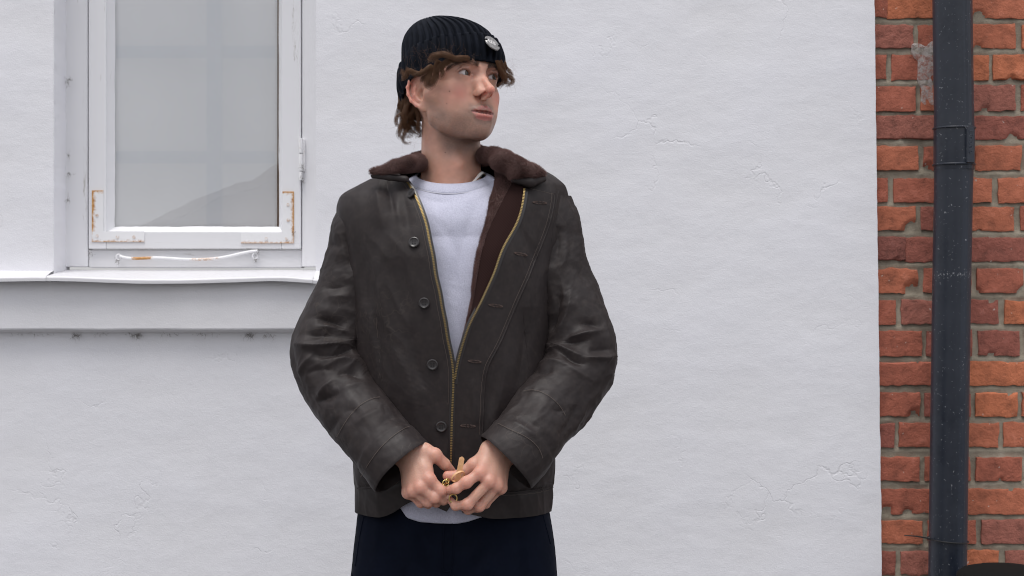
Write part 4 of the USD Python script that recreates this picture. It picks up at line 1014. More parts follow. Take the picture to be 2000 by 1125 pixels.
# round metal badge
cw = h2w(C[2:-2].reshape(-1, 3)); cx_, cy_ = to_px(cw); dd = np.hypot(cx_ - 958, cy_ - 84); cand = np.where(dd < 5)[0]; bi = cand[np.argmin(cw[cand, 1])]
loc = C[2:-2].reshape(-1, 3)[bi]; bn = np.array([loc[0] / HXY[0] ** 2, (loc[1] - HXY[2]) / HXY[1] ** 2, 0]); bn /= np.linalg.norm(bn); bn[2] = 0.42; bn /= np.linalg.norm(bn)
bnw = bn @ HM; bt = np.cross([0, 0, 1.0], bnw); bt /= np.linalg.norm(bt); bt = bt * 0.93 - np.cross(bnw, bt) * 0.36; bt /= np.linalg.norm(bt); bu = np.cross(bnw, bt)
bc = cw[bi] + bnw * 0.0048
METAL = usdkit.material(stage, '/World/Looks/brushed_pewter', {'g': ('geometry', {}), 'n': ('noise_texture', {'scale': 260.0, 'detail': 4.0}), 'c': ('rgb_ramp', {'ramp': [(0.3, (0.20, 0.195, 0.19)), (0.7, (0.40, 0.39, 0.385))]}), 'b': ('bump', {'strength': 0.25, 'distance': 0.0006}), 'p': ('principled_bsdf', {'metallic': 0.9, 'roughness': 0.36})}, [('g.position', 'n.vector'), ('n.fac', 'c.fac'), ('c.color', 'p.base_color'), ('n.fac', 'b.height'), ('b.normal', 'p.normal')], surface='p.BSDF')
a = np.linspace(0, 2 * np.pi, 48, endpoint=False); BR = 0.0166
pr = [(0, 0.0022), (0.55, 0.0021), (0.86, 0.0017), (0.95, 0.0021), (1.0, 0.0014), (1.0, -0.0004), (0.0, -0.0006)]
v = np.array([[bc + BR * r * (np.cos(t) * bt + np.sin(t) * bu) + bnw * hh for t in a] for r, hh in pr])
badge = obj('badge', (v.reshape(-1, 3), grid_faces(len(pr), 48, wrap_m=True)), METAL, beanie, smooth=35) if False else None
badge_parts = [trimesh.Trimesh(v.reshape(-1, 3), np.vstack([f_ for f_ in (grid_faces(len(pr), 48, wrap_m=True)[:, [0, 1, 2]], grid_faces(len(pr), 48, wrap_m=True)[:, [0, 2, 3]])]), process=False)]
obj('badge', badge_parts[0], METAL, beanie, smooth=35)
tx = meshkit.text_mesh('AIS', 0.0085, 0.0007, True); tv = np.array(tx.vertices); tv[:, 0] -= tv[:, 0].mean(); tv[:, 1] -= 0.0042; tv[:, 0] += 0.15 * tv[:, 1] - 0.002
obj('badge_lettering', (bc + tv[:, [0]] * bt + tv[:, [1]] * bu + bnw * (0.0017 + tv[:, [2]]), tx.faces), principled('bright_metal', (0.85, 0.84, 0.82), 0.3, metallic=0.6), beanie)
stt = []
for sg_ in (-1, 1):
    stt.append(tube(np.array([bc + sg_ * BR * 0.78 * bt + bnw * 0.0028, bc + sg_ * BR * 0.98 * bt + bnw * 0.0028, bc + sg_ * BR * 1.1 * bt + bnw * 0.0002]), 0.0011, 6))
obj('badge_stitch', stt[0], KNIT, beanie, smooth=True); obj('badge_stitch', stt[1], KNIT, beanie, smooth=True)

# ---------------------------------------------------------------- hair
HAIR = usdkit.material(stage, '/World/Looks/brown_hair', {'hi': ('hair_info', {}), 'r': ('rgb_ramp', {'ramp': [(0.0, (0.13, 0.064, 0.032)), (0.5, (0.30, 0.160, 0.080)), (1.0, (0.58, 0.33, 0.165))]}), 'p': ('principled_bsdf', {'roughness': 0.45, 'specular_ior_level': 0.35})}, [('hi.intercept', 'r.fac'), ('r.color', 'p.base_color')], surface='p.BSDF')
hg = np.random.default_rng(12)
strands, hwid = [], []
def lock(pts, n, r0, r1, curl=0.0, turns=1.5, frizz=0.0012, phase=None, npts=18):
    P = at(*np.array([p[0] for p in pts])[None], np.array([p[1] for p in pts])[None], np.array([p[2] for p in pts])[None])[0]
    G = spline(P, npts); T, N, B = frames(G)
    t = np.linspace(0, 1, npts)[:, None]
    ph = hg.uniform(0, 6.28) if phase is None else phase
    base = G + curl * smoothstep(0.05, 0.6, t) * (np.cos(ph + turns * 6.28 * t) * N + np.sin(ph + turns * 6.28 * t) * B)
    n, r0, r1, frizz = int(n * 1.35), r0 * 0.85, r1 * 1.5, frizz * 1.9
    for _ in range(n):
        a, r = hg.uniform(0, 6.28), math.sqrt(hg.random())
        rad = (r0 * (1 - t) + r1 * t) * r * (1 - 0.25 * np.cos(t * 3))
        p2, f2 = hg.uniform(0, 6.28), hg.uniform(0.8, 1.8)
        fr = frizz * t * (np.cos(p2 + f2 * 6.28 * t) * N + np.sin(p2 + f2 * 6.28 * t) * B)
        q = base + rad * (math.cos(a) * N + math.sin(a) * B) + fr
        L = int(npts * hg.uniform(0.78, 1.0)); strands.append(q[:L]); hwid.append(hg.uniform(0.00016, 0.0003))
# fringe swept from under the cuff towards the temple
lock([(914, 114, -0.966), (888, 116, -0.985), (868, 123, -0.985), (852, 136, -0.975), (846, 148, -0.968)], 187, 0.008, 0.003, 0.002, 1.0)
lock([(908, 113, -0.966), (882, 112, -0.990), (863, 109, -0.994), (848, 112, -0.99), (838, 124, -0.985)], 187, 0.007, 0.003, 0.003, 1.2)
lock([(892, 113, -0.970), (866, 107, -0.996), (851, 105, -0.998), (841, 112, -0.992), (836, 121, -0.99), (832, 118, -0.99)], 136, 0.006, 0.002, 0.002, 1.0)
lock([(897, 114, -0.968), (874, 122, -0.984), (864, 134, -0.978), (864, 146, -0.974), (858, 150, -0.974), (854, 146, -0.975)], 119, 0.005, 0.002, 0.001, 1.0)
# temple and over the ear
lock([(858, 118, -0.975), (850, 136, -0.972), (848, 152, -0.966), (846, 166, -0.960), (841, 174, -0.958)], 187, 0.009, 0.003, 0.003, 1.0)
lock([(846, 128, -0.968), (838, 142, -0.966), (836, 156, -0.962), (842, 168, -0.958), (850, 170, -0.957)], 153, 0.008, 0.003, 0.003, 1.2)
lock([(842, 130, -0.965), (828, 140, -0.968), (818, 146, -0.966), (806, 143, -0.965), (798, 135, -0.966), (802, 130, -0.966)], 153, 0.007, 0.002, 0.002, 1.0)
lock([(826, 136, -0.960), (812, 142, -0.962), (800, 140, -0.962), (791, 146, -0.958), (787, 139, -0.958), (790, 134, -0.958)], 136, 0.006, 0.002, 0.002, 1.0)
lock([(840, 138, -0.962), (832, 150, -0.960), (826, 158, -0.958), (832, 163, -0.956)], 102, 0.007, 0.002, 0.002, 1.0)
lock([(800, 140, -0.952), (793, 148, -0.954), (788, 155, -0.950), (783, 152, -0.948)], 102, 0.006, 0.002, 0.002, 1.0)
# far side, sticking out past the brow
lock([(976, 118, -0.92), (982, 132, -0.915), (988, 143, -0.91), (997, 150, -0.905), (1001, 157, -0.905), (995, 162, -0.905), (986, 163, -0.91)], 170, 0.006, 0.002, 0.002, 1.0)
lock([(972, 120, -0.935), (977, 134, -0.93), (979, 148, -0.925), (983, 160, -0.92), (977, 170, -0.92), (974, 176, -0.92)], 153, 0.006, 0.002, 0.003, 1.2)
lock([(984, 120, -0.90), (988, 132, -0.90), (994, 142, -0.895), (1000, 148, -0.893), (999, 154, -0.893)], 102, 0.005, 0.002, 0.002, 1.0)
lock([(970, 118, -0.945), (974, 130, -0.94), (980, 142, -0.933), (988, 154, -0.925), (992, 165, -0.92), (984, 168, -0.92)], 119, 0.005, 0.002, 0.002, 1.2)
# curls at the nape
for k in range(44):
    u = hg.random()
    px0, py0 = 788 + 26 * u + hg.normal(0, 2), 172 + hg.normal(0, 6)
    yb = -0.885 + 0.03 * hg.random() + 0.01 * (1 - u)
    L = hg.uniform(35, 100); out = hg.uniform(-16, 3) * (1 - 0.6 * u)
    tipx = px0 + out + 10 * u; 
    lock([(px0, py0, yb), (px0 + out * 0.5 - 2, py0 + L * 0.35, yb - 0.004), (px0 + out + 3 + hg.normal(0, 3), py0 + L * 0.7, yb), (min(tipx + hg.normal(0, 5) + 6, 822), py0 + L, yb + 0.006), (min(tipx + hg.normal(2, 6), 821), py0 + L + hg.uniform(-6, 6), yb + 0.004)], 78, 0.0065, 0.0018, 0.0055, hg.uniform(1.0, 1.9), 0.0012)
for (px_, py_, s_) in ((783, 246, 1), (786, 258, 1), (780, 232, 1), (794, 268, 1)):
    lock([(806, py_ - 34, -0.87), (796, py_ - 14, -0.875), (px_ - 3, py_ - 4, -0.88), (px_ - 4, py_ + 8, -0.88), (px_ + 5, py_ + 12, -0.88), (px_ + 13, py_ + 6, -0.878)], 57, 0.005, 0.0012, 0.002, 1.0)
for (cx0, cy0, yy, sx_, sy_, n_) in ((868, 108, -0.992, 26, 7, 70), (812, 140, -0.964, 20, 6, 50), (846, 150, -0.965, 8, 14, 40), (990, 150, -0.905, 10, 14, 60), (800, 230, -0.875, 14, 34, 110)):
    for _ in range(n_):
        p = at(cx0 + hg.normal(0, sx_), cy0 + hg.normal(0, sy_), yy + hg.normal(0, 0.006)); d = hg.normal(0, 1, 3) * np.array([1, 0.3, 0.8]); d /= np.linalg.norm(d)
        e = np.cross(d, [0, -1.0, 0]) * hg.choice([-1, 1]); L = hg.uniform(0.012, 0.032); bend = hg.uniform(0.4, 2.2); t = np.linspace(0, 1, 9)[:, None]
        strands.append(p + d * L * np.sin(bend * t) / bend + e * L * (1 - np.cos(bend * t)) / bend); hwid.append(0.00016)
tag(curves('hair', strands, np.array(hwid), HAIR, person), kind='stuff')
# ---------------------------------------------------------------- jacket: body of the coat
CX, CY = at(884, 0, PY)[0], -0.875
ZT_ = np.array([0.855, 0.868, 0.905, 0.912, 0.94, 1.05, 1.20, 1.32, 1.39, 1.415, 1.435, 1.450, 1.464, 1.478, 1.488, 1.498])
AT_ = np.array([0.180, 0.1805, 0.1825, 0.1840, 0.186, 0.188, 0.189, 0.197, 0.210, 0.2125, 0.207, 0.188, 0.162, 0.124, 0.094, 0.074])
FT_ = np.array([0.134, 0.135, 0.138, 0.140, 0.143, 0.148, 0.152, 0.147, 0.128, 0.116, 0.104, 0.094, 0.084, 0.074, 0.068, 0.064])
BT_ = np.array([0.112, 0.113, 0.115, 0.117, 0.120, 0.128, 0.135, 0.135, 0.125, 0.118, 0.110, 0.102, 0.092, 0.080, 0.072, 0.066])
LA, LF, LB = PchipInterpolator(ZT_, AT_), PchipInterpolator(ZT_, FT_), PchipInterpolator(ZT_, BT_)
NEXP = 2.35
def loft(phi, z, inset=0.0):
    """phi 0 = front centre, positive towards the viewer's right."""
    a, sn, cs = LA(z) - inset, np.sin(phi), np.cos(phi)
    d = np.where(cs > 0, LF(z), LB(z)) - inset
    x = CX + a * np.sign(sn) * np.abs(sn) ** (2 / NEXP)
    y = CY - d * np.sign(cs) * np.abs(cs) ** (2 / NEXP)
    zz = z + 0.022 * smoothstep(1.33, 1.45, z) * smoothstep(-0.02, 0.12, x - CX)
    return np.stack([x, y, zz + 0 * phi], -1)
def z_eff(x, z): return z - 0.022 * smoothstep(1.33, 1.45, z - 0.011) * smoothstep(-0.02, 0.12, x - CX)
def front_y(x, z, inset=0.0):
    z = np.clip(z_eff(x, z), 0.8, 1.495)
    t = np.clip(np.abs((x - CX) / (LA(z) - inset)), 0, 0.999)
    return CY - (LF(z) - inset) * (1 - t ** NEXP) ** (1 / NEXP)
def on_front(px, py, inset=0.0, lift=0.0):
    """Where the ray of a photograph pixel meets the front of the coat."""
    px, py = np.asarray(px, float), np.asarray(py, float); y = np.full(np.broadcast(px, py).shape, -1.0)
    for _ in range(12):
        p = at(px, py, y); y = front_y(p[..., 0], p[..., 2], inset)
    p = at(px, py, y - lift)
    return p

ZL = np.array([(787, 347), (796, 358), (805, 372), (815, 392), (823, 412), (832, 440), (838, 470), (845, 505), (850, 540), (857, 570), (862, 600), (868, 630), (873, 662), (879, 690), (883, 715), (884.5, 740), (883, 790), (881, 850), (879, 925), (880, 1010)], float)
ZR = np.array([(1026, 345), (1025, 368), (1021, 400), (1008, 440), (994, 465), (981, 490), (967, 530), (954, 560), (943, 584), (930, 610), (919, 632), (906, 668), (897, 700), (891, 730), (888.5, 750), (886, 790), (884, 850), (882, 925), (883, 1010)], float)
def edge_fn(L):
    P = on_front(L[:, 0], L[:, 1]); ze = z_eff(P[:, 0], P[:, 2]); o = np.argsort(ze); return PchipInterpolator(ze[o], P[o, 0], extrapolate=True)
EL, ER = edge_fn(ZL), edge_fn(ZR)
def phi_of(x, z):
    t = np.clip((x - CX) / LA(z), -0.999, 0.999)
    return np.sign(t) * np.arcsin(np.abs(t) ** (NEXP / 2))

# folds drawn as ridges (+) and valleys (-) along lines on the cloth, given where they lie in the picture
def folds(W, nrm, F):
    x, y = to_px(W); P = np.stack([x, y], -1); h = np.zeros(len(P)); front = smoothstep(0.05, -0.25, nrm[:, 1])
    for amp, w, L in F:
        L = np.array(L, float); Lf = spline(L, 24) if len(L) > 2 else np.linspace(L[0], L[-1], 12)
        tr = cKDTree(Lf); d, i = tr.query(P); taper = 1.1 * np.sin(np.pi * np.clip((i + 0.6) / 24.2 if len(Lf) == 24 else (i + 0.6) / 12.2, 0, 1)) ** 0.6
        h += amp * taper * np.exp(-(d / (0.9 * w)) ** 1.15)
    return h * front

WAX = usdkit.material(stage, '/World/Looks/waxed_cotton', {
    'g': ('geometry', {}), 'n1': ('noise_texture', {'scale': 9.0, 'detail': 5.0, 'roughness': 0.6}), 'n2': ('noise_texture', {'scale': 900.0, 'detail': 2.0}), 'n3': ('noise_texture', {'scale': 75.0, 'detail': 8.0, 'roughness': 0.72}),
    'wn': ('noise_texture', {'scale': 16.0, 'detail': 3.0}), 'wv': ('vector_math', {'math_type': 'multiply_add', 'vector2': (0.09, 0.09, 0.09)}),
    'v': ('voronoi_texture', {'feature': 'distance_to_edge', 'scale': 27.0}), 'vl': ('map_range', {'from_min': 0.0, 'from_max': 0.028, 'to_min': 1.0, 'to_max': 0.0, 'clamp': True}),
    'mn': ('noise_texture', {'scale': 7.5, 'detail': 3.0}), 'mm': ('map_range', {'from_min': 0.48, 'from_max': 0.66, 'to_min': 0.0, 'to_max': 0.32, 'clamp': True}), 'lm': ('math', {'math_type': 'multiply'}),
    'c': ('rgb_ramp', {'ramp': [(0.30, (0.0125, 0.0089, 0.0089)), (0.50, (0.0165, 0.0119, 0.0117)), (0.72, (0.0245, 0.0180, 0.0166))]}), 'c2': ('mix_color', {'b': (0.070, 0.056, 0.046)}),
    'r': ('map_range', {'from_min': 0.35, 'from_max': 0.68, 'to_min': 0.50, 'to_max': 0.74}),
    'b': ('bump', {'strength': 0.12, 'distance': 0.006}), 'b2': ('bump', {'strength': 0.25, 'distance': 0.0006}), 'b3': ('bump', {'strength': 0.25, 'distance': 0.0012}),
    'p': ('principled_bsdf', {'specular_ior_level': 0.30})},
    [('g.position', 'n1.vector'), ('g.position', 'n2.vector'), ('g.position', 'n3.vector'), ('g.position', 'wn.vector'), ('wn.color', 'wv.vector1'), ('g.position', 'wv.vector3'), ('wv.vector', 'v.vector'), ('v.distance', 'vl.value'),
     ('g.position', 'mn.vector'), ('mn.fac', 'mm.value'), ('vl.result', 'lm.value1'), ('mm.result', 'lm.value2'), ('n3.fac', 'c.fac'), ('c.color', 'c2.a'), ('lm.value', 'c2.fac'), ('c2.result', 'p.base_color'),
     ('n1.fac', 'r.value'), ('r.result', 'p.roughness'), ('n1.fac', 'b.height'), ('b.normal', 'b2.normal'), ('n2.fac', 'b2.height'), ('b2.normal', 'b3.normal'), ('lm.value', 'b3.height'), ('b3.normal', 'p.normal')], surface='p.BSDF')
THREAD = principled('brown_thread', (0.085, 0.064, 0.052), 0.7)
BHT = principled('worn_buttonhole', (0.075, 0.048, 0.040), 0.8)
LINING = usdkit.material(stage, '/World/Looks/brown_facing', {'g': ('geometry', {}), 'm': ('mapping', {'rotation': (0, math.radians(-28), 0)}), 'w': ('wave_texture', {'wave_type': 'bands', 'bands_direction': 'x', 'scale': 130.0, 'distortion': 0.6, 'detail': 2.0}),
    'c': ('mix_color', {'a': (0.017, 0.0085, 0.0078), 'b': (0.028, 0.0140, 0.0126)}), 'b': ('bump', {'strength': 0.2, 'distance': 0.0008}), 'p': ('principled_bsdf', {'roughness': 0.95, 'specular_ior_level': 0.08})},
    [('g.position', 'm.vector'), ('m.vector', 'w.vector'), ('w.fac', 'c.fac'), ('c.result', 'p.base_color'), ('w.fac', 'b.height'), ('b.normal', 'p.normal')], surface='p.BSDF')
PILE = principled('brown_pile', (0.060, 0.032, 0.028), 0.9)
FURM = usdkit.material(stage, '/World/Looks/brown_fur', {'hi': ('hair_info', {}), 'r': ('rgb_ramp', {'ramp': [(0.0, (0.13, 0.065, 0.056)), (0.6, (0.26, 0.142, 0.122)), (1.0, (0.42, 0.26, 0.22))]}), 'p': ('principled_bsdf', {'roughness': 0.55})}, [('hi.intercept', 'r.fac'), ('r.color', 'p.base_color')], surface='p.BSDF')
BRASS = principled('brass', (0.46, 0.33, 0.14), 0.36, metallic=1.0)
BLACKC = principled('black_button', (0.020, 0.017, 0.017), 0.30)

def ridged(P, seed):
    a = 1 - np.abs(2 * meshkit.noise(P, seed) - 1); b = 1 - np.abs(2 * meshkit.noise(P * 2.1 + 5, seed + 1) - 1)
    m = smoothstep(0.35, 0.7, meshkit.noise(P * 0.6 + 9, seed + 2))
    return (a ** 3 * 0.65 + b ** 3 * 0.35 - 0.3) * m
nz, nphi = 190, 330
zs = np.linspace(0.862, 1.497, nz)
def hem_lift(phi, z):
    w = smoothstep(0.94, 0.865, z)
    left = np.exp(-((phi + 0.25) / 0.26) ** 2) * (phi < 0.08) * 0.034
    right = np.exp(-((phi - 0.05) / 0.22) ** 2) * (phi >= 0.0) * 0.013
    return w * (left + right)
grid = []
for z in zs:
    pl, pr = phi_of(EL(z), z), phi_of(ER(z), z)
    ph = np.linspace(pl, pr - 2 * np.pi, nphi)
    p = loft(ph, z)
    p[:, 2] += hem_lift((ph + np.pi) % (2 * np.pi) - np.pi, z)
    grid.append(p)
G = np.array(grid)
TORSO_FOLDS = [(-0.0060, 13, [(752, 352), (762, 385), (768, 420)]), (0.0035, 12, [(735, 372), (744, 410), (748, 450)]), (-0.0040, 10, [(784, 372), (794, 410), (798, 450)]), (0.003, 12, [(772, 395), (782, 430), (786, 470)]),
    (-0.003, 16, [(700, 470), (712, 540), (716, 600)]), (0.003, 16, [(735, 500), (748, 580), (752, 650)]), (-0.003, 12, [(735, 610), (742, 680), (748, 750)]), (0.0025, 9, [(722, 600), (733, 670), (740, 740)]),
    (0.004, 22, [(770, 680), (800, 740), (810, 800)]), (-0.004, 20, [(806, 640), (812, 700), (830, 760)]), (0.003, 15, [(850, 760), (845, 820), (850, 880)]),
    (-0.004, 16, [(1060, 420), (1052, 500), (1045, 600)]), (0.003, 14, [(1035, 540), (1030, 600), (1032, 660)]), (-0.0035, 12, [(1020, 600), (1024, 680), (1010, 760)]), (0.003, 15, [(985, 690), (978, 760), (960, 830)]),
    (-0.003, 14, [(965, 700), (955, 780), (950, 850)]), (0.0035, 14, [(925, 740), (922, 790), (930, 830)]), (-0.003, 12, [(905, 760), (903, 810), (900, 850)]), (-0.0025, 10, [(1000, 430), (1030, 470), (1040, 520)]),
    (0.0018, 4, [(700, 957), (760, 945), (800, 935)]), (-0.0055, 5, [(697, 951), (740, 950), (790, 938)]), (-0.0055, 5, [(985, 962), (1030, 960), (1078, 952)])]
V = G.reshape(-1, 3); FQ = grid_faces(nz, nphi)
FT = np.vstack([FQ[:, [0, 1, 2]], FQ[:, [0, 2, 3]]])
def outward(V, F, c):
    m = trimesh.Trimesh(V, F, process=False); n = np.array(m.vertex_normals)
    if np.mean(np.sum(n * (V - c), 1)) < 0: F = F[:, ::-1]; n = -n
    return F, n
FT, NV = outward(V, FT, np.array([CX, CY, 1.2]))
amp = 0.0032 * smoothstep(0.0, 0.04, 0 * V[:, 0] + 1)
h = 1.5 * folds(V, NV, TORSO_FOLDS) + (meshkit.fbm(V * np.array([9, 9, 5]), 3, 31) - 0.5) * 0.014 + (meshkit.fbm(V * np.array([26, 26, 12]), 3, 32) - 0.5) * 0.005 + 0.0055 * ridged(V * np.array([15, 15, 7.0]) + V[:, [0]] * np.array([0, 0, 9.0]), 44)
edge_w = np.tile(np.minimum(smoothstep(0, 14, np.arange(nphi)), smoothstep(0, 14, nphi - 1 - np.arange(nphi))), nz)
V = V + NV * (h * (0.25 + 0.75 * edge_w))[:, None]
G = V.reshape(nz, nphi, 3); N3 = NV.reshape(nz, nphi, 3)
# inside of the cloth
Vin = (V - NV * 0.006)
side = []
n0 = len(V)
per = np.r_[np.arange(nphi), np.arange(1, nz) * nphi + nphi - 1, (nz - 1) * nphi + np.arange(nphi - 1)[::-1], np.arange(1, nz - 1)[::-1] * nphi]
q = np.stack([per, np.roll(per, -1), np.roll(per, -1) + n0, per + n0], 1)
allv = np.vstack([V, Vin]); allf = np.vstack([FT, FT[:, ::-1] + n0, q[:, [0, 1, 2]], q[:, [0, 2, 3]]])
jm = trimesh.Trimesh(allv, allf, process=False)
jacket = obj('jacket', (allv, allf), WAX, person, smooth=60)

JT = cKDTree(V)
def on_jacket(px, py, lift=0.0):
    p = on_front(px, py)
    for _ in range(2):
        d, i = JT.query(p); off = np.sum((V[i] - p) * NV[i], -1, keepdims=True); p = p + NV[i] * off
        x, y = to_px(p); p = at(px, py, p[..., 1])
    d, i = JT.query(p); off = np.sum((V[i] - p) * NV[i], -1, keepdims=True)
    return p + NV[i] * (off + lift), NV[i]

def seam(name, L, r=0.0011, mat=None, lift=-0.0003, n=None):
    L = np.array(L, float); Ls = spline(L, n or max(12, int(np.abs(np.diff(L, axis=0)).sum() / 6)))
    p, _ = on_jacket(Ls[:, 0], Ls[:, 1], lift)
    return obj(name, tube(p, r * 0.6, 6), mat or WAX, jacket, smooth=True)
PLK = [(1084, 378), (1078, 420), (1066, 460), (1050, 500), (1030, 548), (1012, 588), (992, 636), (970, 684), (954, 715), (947, 750), (944, 800), (942, 850)]
seam('seam', PLK, 0.0032)
seam('stitching', [(x - 6, y - 1) for x, y in PLK], 0.0005, THREAD, 0.0)
seam('stitching', [(x - 8, y) for x, y in ZL[1:17]], 0.0004, THREAD, 0.0)
seam('seam', [(655, 404), (668, 440), (679, 480), (688, 540), (694, 600), (700, 660)], 0.0014)
seam('seam', [(1092, 372), (1083, 420), (1078, 470), (1076, 540), (1074, 620)], 0.0014)
seam('stitching', [(1034, 368), (1060, 374), (1085, 380)], 0.0005, THREAD, 0.0)
seam('pocket_welt', [(738, 612), (741, 650), (745, 690), (744, 740)], 0.0013)
seam('pocket_welt', [(1022, 612), (1026, 650), (1030, 690), (1034, 730)], 0.0013)
seam('stitching', [(735, 620), (738, 660), (741, 700), (740, 738)], 0.0004, THREAD, 0.0)
seam('seam', [(696, 954), (730, 952), (780, 942), (815, 932)], 0.0030)
seam('seam', [(960, 963), (1000, 962), (1040, 959), (1079, 952)], 0.0030)
seam('stitching', [(960, 968), (1000, 967), (1040, 964), (1079, 957)], 0.0004, THREAD, 0.0)

# facing of the folded-back right front, and its strip of pile
LE = np.array([(957, 318), (966, 340), (955, 392), (945, 440), (932, 491), (924, 540), (918, 600), (907, 650), (898, 700), (891, 735)], float)
LM = np.array([(1004, 352), (992, 372), (975, 405), (957, 443), (944, 480), (933, 535), (921.5, 600), (909, 652), (899, 701), (891.5, 735)], float)
def resamp(L, n): return spline(L, n)
nS = 70
e_, m_, r_ = resamp(LE, nS), resamp(LM, nS), resamp(ZR[:14], nS)
pe = on_front(e_[:, 0], e_[:, 1], 0.027); pm = on_front(m_[:, 0], m_[:, 1], 0.010); pr_ = on_front(r_[:, 0], r_[:, 1], -0.001)
def ribbon(rows): 
    A = np.stack(rows, 1); f = grid_faces(A.shape[0], A.shape[1]); return A.reshape(-1, 3), np.vstack([f[:, [0, 1, 2]], f[:, [0, 2, 3]]])
mids = lambda a, b, k, bow=0.0: [a + (b - a) * t + np.array([0, -bow * math.sin(math.pi * t), 0]) for t in np.linspace(0, 1, k)]
obj('facing', ribbon(mids(pm, pr_, 8, 0.004)), LINING, jacket, smooth=True)
pil = ribbon(mids(pe, pm, 8, 0.005)); pile = obj('pile_lining', pil, PILE, jacket, smooth=True)
obj('lining', (Vin[:] - NV * 0.002, FT[:, ::-1]), LINING, jacket, smooth=True)

# zip: tapes and teeth on both edges
def zip_side(L, sgn, name):
    Ls = spline(L, 400); p, nr = on_jacket(Ls[:, 0], Ls[:, 1], 0.0)
    p = on_front(Ls[:, 0], Ls[:, 1], -0.0015)
    T = np.gradient(p, axis=0); T /= np.linalg.norm(T, axis=1, keepdims=True)
    nn = np.array([0, -1.0, 0]) - T * (T @ np.array([0, -1.0, 0]))[:, None]; nn /= np.linalg.norm(nn, axis=1, keepdims=True)
    sd = np.cross(T, nn); sd *= np.sign(sd[:, [0]])
    arc = np.r_[0, np.cumsum(np.linalg.norm(np.diff(p, axis=0), axis=1))]
    tape = np.stack([p + sd * w + nn * o for w, o in ((-0.006, -0.002), (-0.002, 0.0), (0.002, 0.0), (0.006, -0.002))], 1)
    obj('zip_tape', (tape.reshape(-1, 3), np.vstack([(f := grid_faces(400, 4))[:, [0, 1, 2]], f[:, [0, 2, 3]]])), BLACKC, jacket, smooth=True)
    teeth = []
    for k, s in enumerate(np.arange(0.002, arc[-1] - 0.01, 0.0029)):
        c = np.array([np.interp(s, arc, p[:, j]) for j in range(3)]); i = min(399, np.searchsorted(arc, s))
        b = trimesh.creation.box((0.0035, 0.0020, 0.0013)); M = np.eye(4); M[:3, 0], M[:3, 1], M[:3, 2], M[:3, 3] = sd[i], nn[i], T[i], c + nn[i] * 0.0013 + sd[i] * 0.0008 * sgn
        b.apply_transform(M); teeth.append(b)
    tag(obj(name, cat(teeth), BRASS, jacket), kind='stuff')
zip_side(ZL[:19], 1, 'zip_teeth'); zip_side(ZR[1:15], -1, 'zip_teeth')

# buttons
def button(px, py, tilt=0.0):
    p, nr = on_jacket(np.array([px]), np.array([py]), 0.0022); p, nr = p[0], nr[0]
    nr = nr + np.array([tilt, 0, 0]); nr /= np.linalg.norm(nr)
    pr = np.array([(0.0, 0.0012), (0.0052, 0.0012), (0.0066, 0.0019), (0.0080, 0.0026), (0.0094, 0.0020), (0.0098, 0.0006), (0.0090, -0.0012), (0.0, -0.0014)])
    t = np.cross([0, 0, 1.0], nr); t /= np.linalg.norm(t); u = np.cross(nr, t)
    a = np.linspace(0, 2 * np.pi, 36, endpoint=False)
    v = np.array([[p + r * (math.cos(x) * t + math.sin(x) * u) + nr * hh for x in a] for r, hh in pr])
    f = grid_faces(len(pr), 36, wrap_m=True)
    bt_ = obj('button', (v.reshape(-1, 3), np.vstack([f[:, [0, 1, 2]], f[:, [0, 2, 3]]])), BLACKC, jacket, smooth=30)
    st = p - nr * 0.002
    hs = []
    for i in (-1, 1):
        for j in (-1, 1):
            c = trimesh.creation.cylinder(0.00115, 0.0006, sections=10); M = np.eye(4); M[:3, 0], M[:3, 1], M[:3, 2], M[:3, 3] = t, u, nr, p + nr * 0.00135 + 0.0021 * (i * t + j * u); c.apply_transform(M); hs.append(c)
    return hs
holes = []
for b_ in ((803, 379, -0.9), (809, 474, 0), (829, 592, 0), (845, 712, 0), (862, 833, 0)): holes += button(*b_)
tag(obj('button_thread', cat(holes), principled('hole_dark', (0.004, 0.004, 0.004), 0.8), jacket), kind='stuff')
# buttonholes: a bar of thread with a slit
for (px, py, l, ang) in ((1054, 396, 14, 4), (1017, 496.5, 13, 12), (968, 597, 14, 8), (927, 706, 13, 6), (914, 832, 15, 3)):
    ca, sa = math.cos(math.radians(ang)), math.sin(math.radians(ang)); sub = []
    for k in range(30):
        a_ = 2 * math.pi * k / 30; cx_, cy_ = l * math.cos(a_), 3.0 * math.sin(a_)
        a2 = a_; dx, dy = l * 0.86 * math.cos(a2), 1.0 * math.sin(a2)
        pts = np.array([(px + ca * cx_ - sa * cy_, py + sa * cx_ + ca * cy_), (px + ca * (cx_ + dx) / 2 - sa * (cy_ + dy) / 2, py + sa * (cx_ + dx) / 2 + ca * (cy_ + dy) / 2), (px + ca * dx - sa * dy, py + sa * dx + ca * dy)])
        p, _ = on_jacket(pts[:, 0], pts[:, 1], 0.0004); p[1, 1] -= 0.0007
        sub.append(tube(p, 0.0006, 5))
    bh = obj('buttonhole', cat(sub), BHT, jacket, smooth=True)

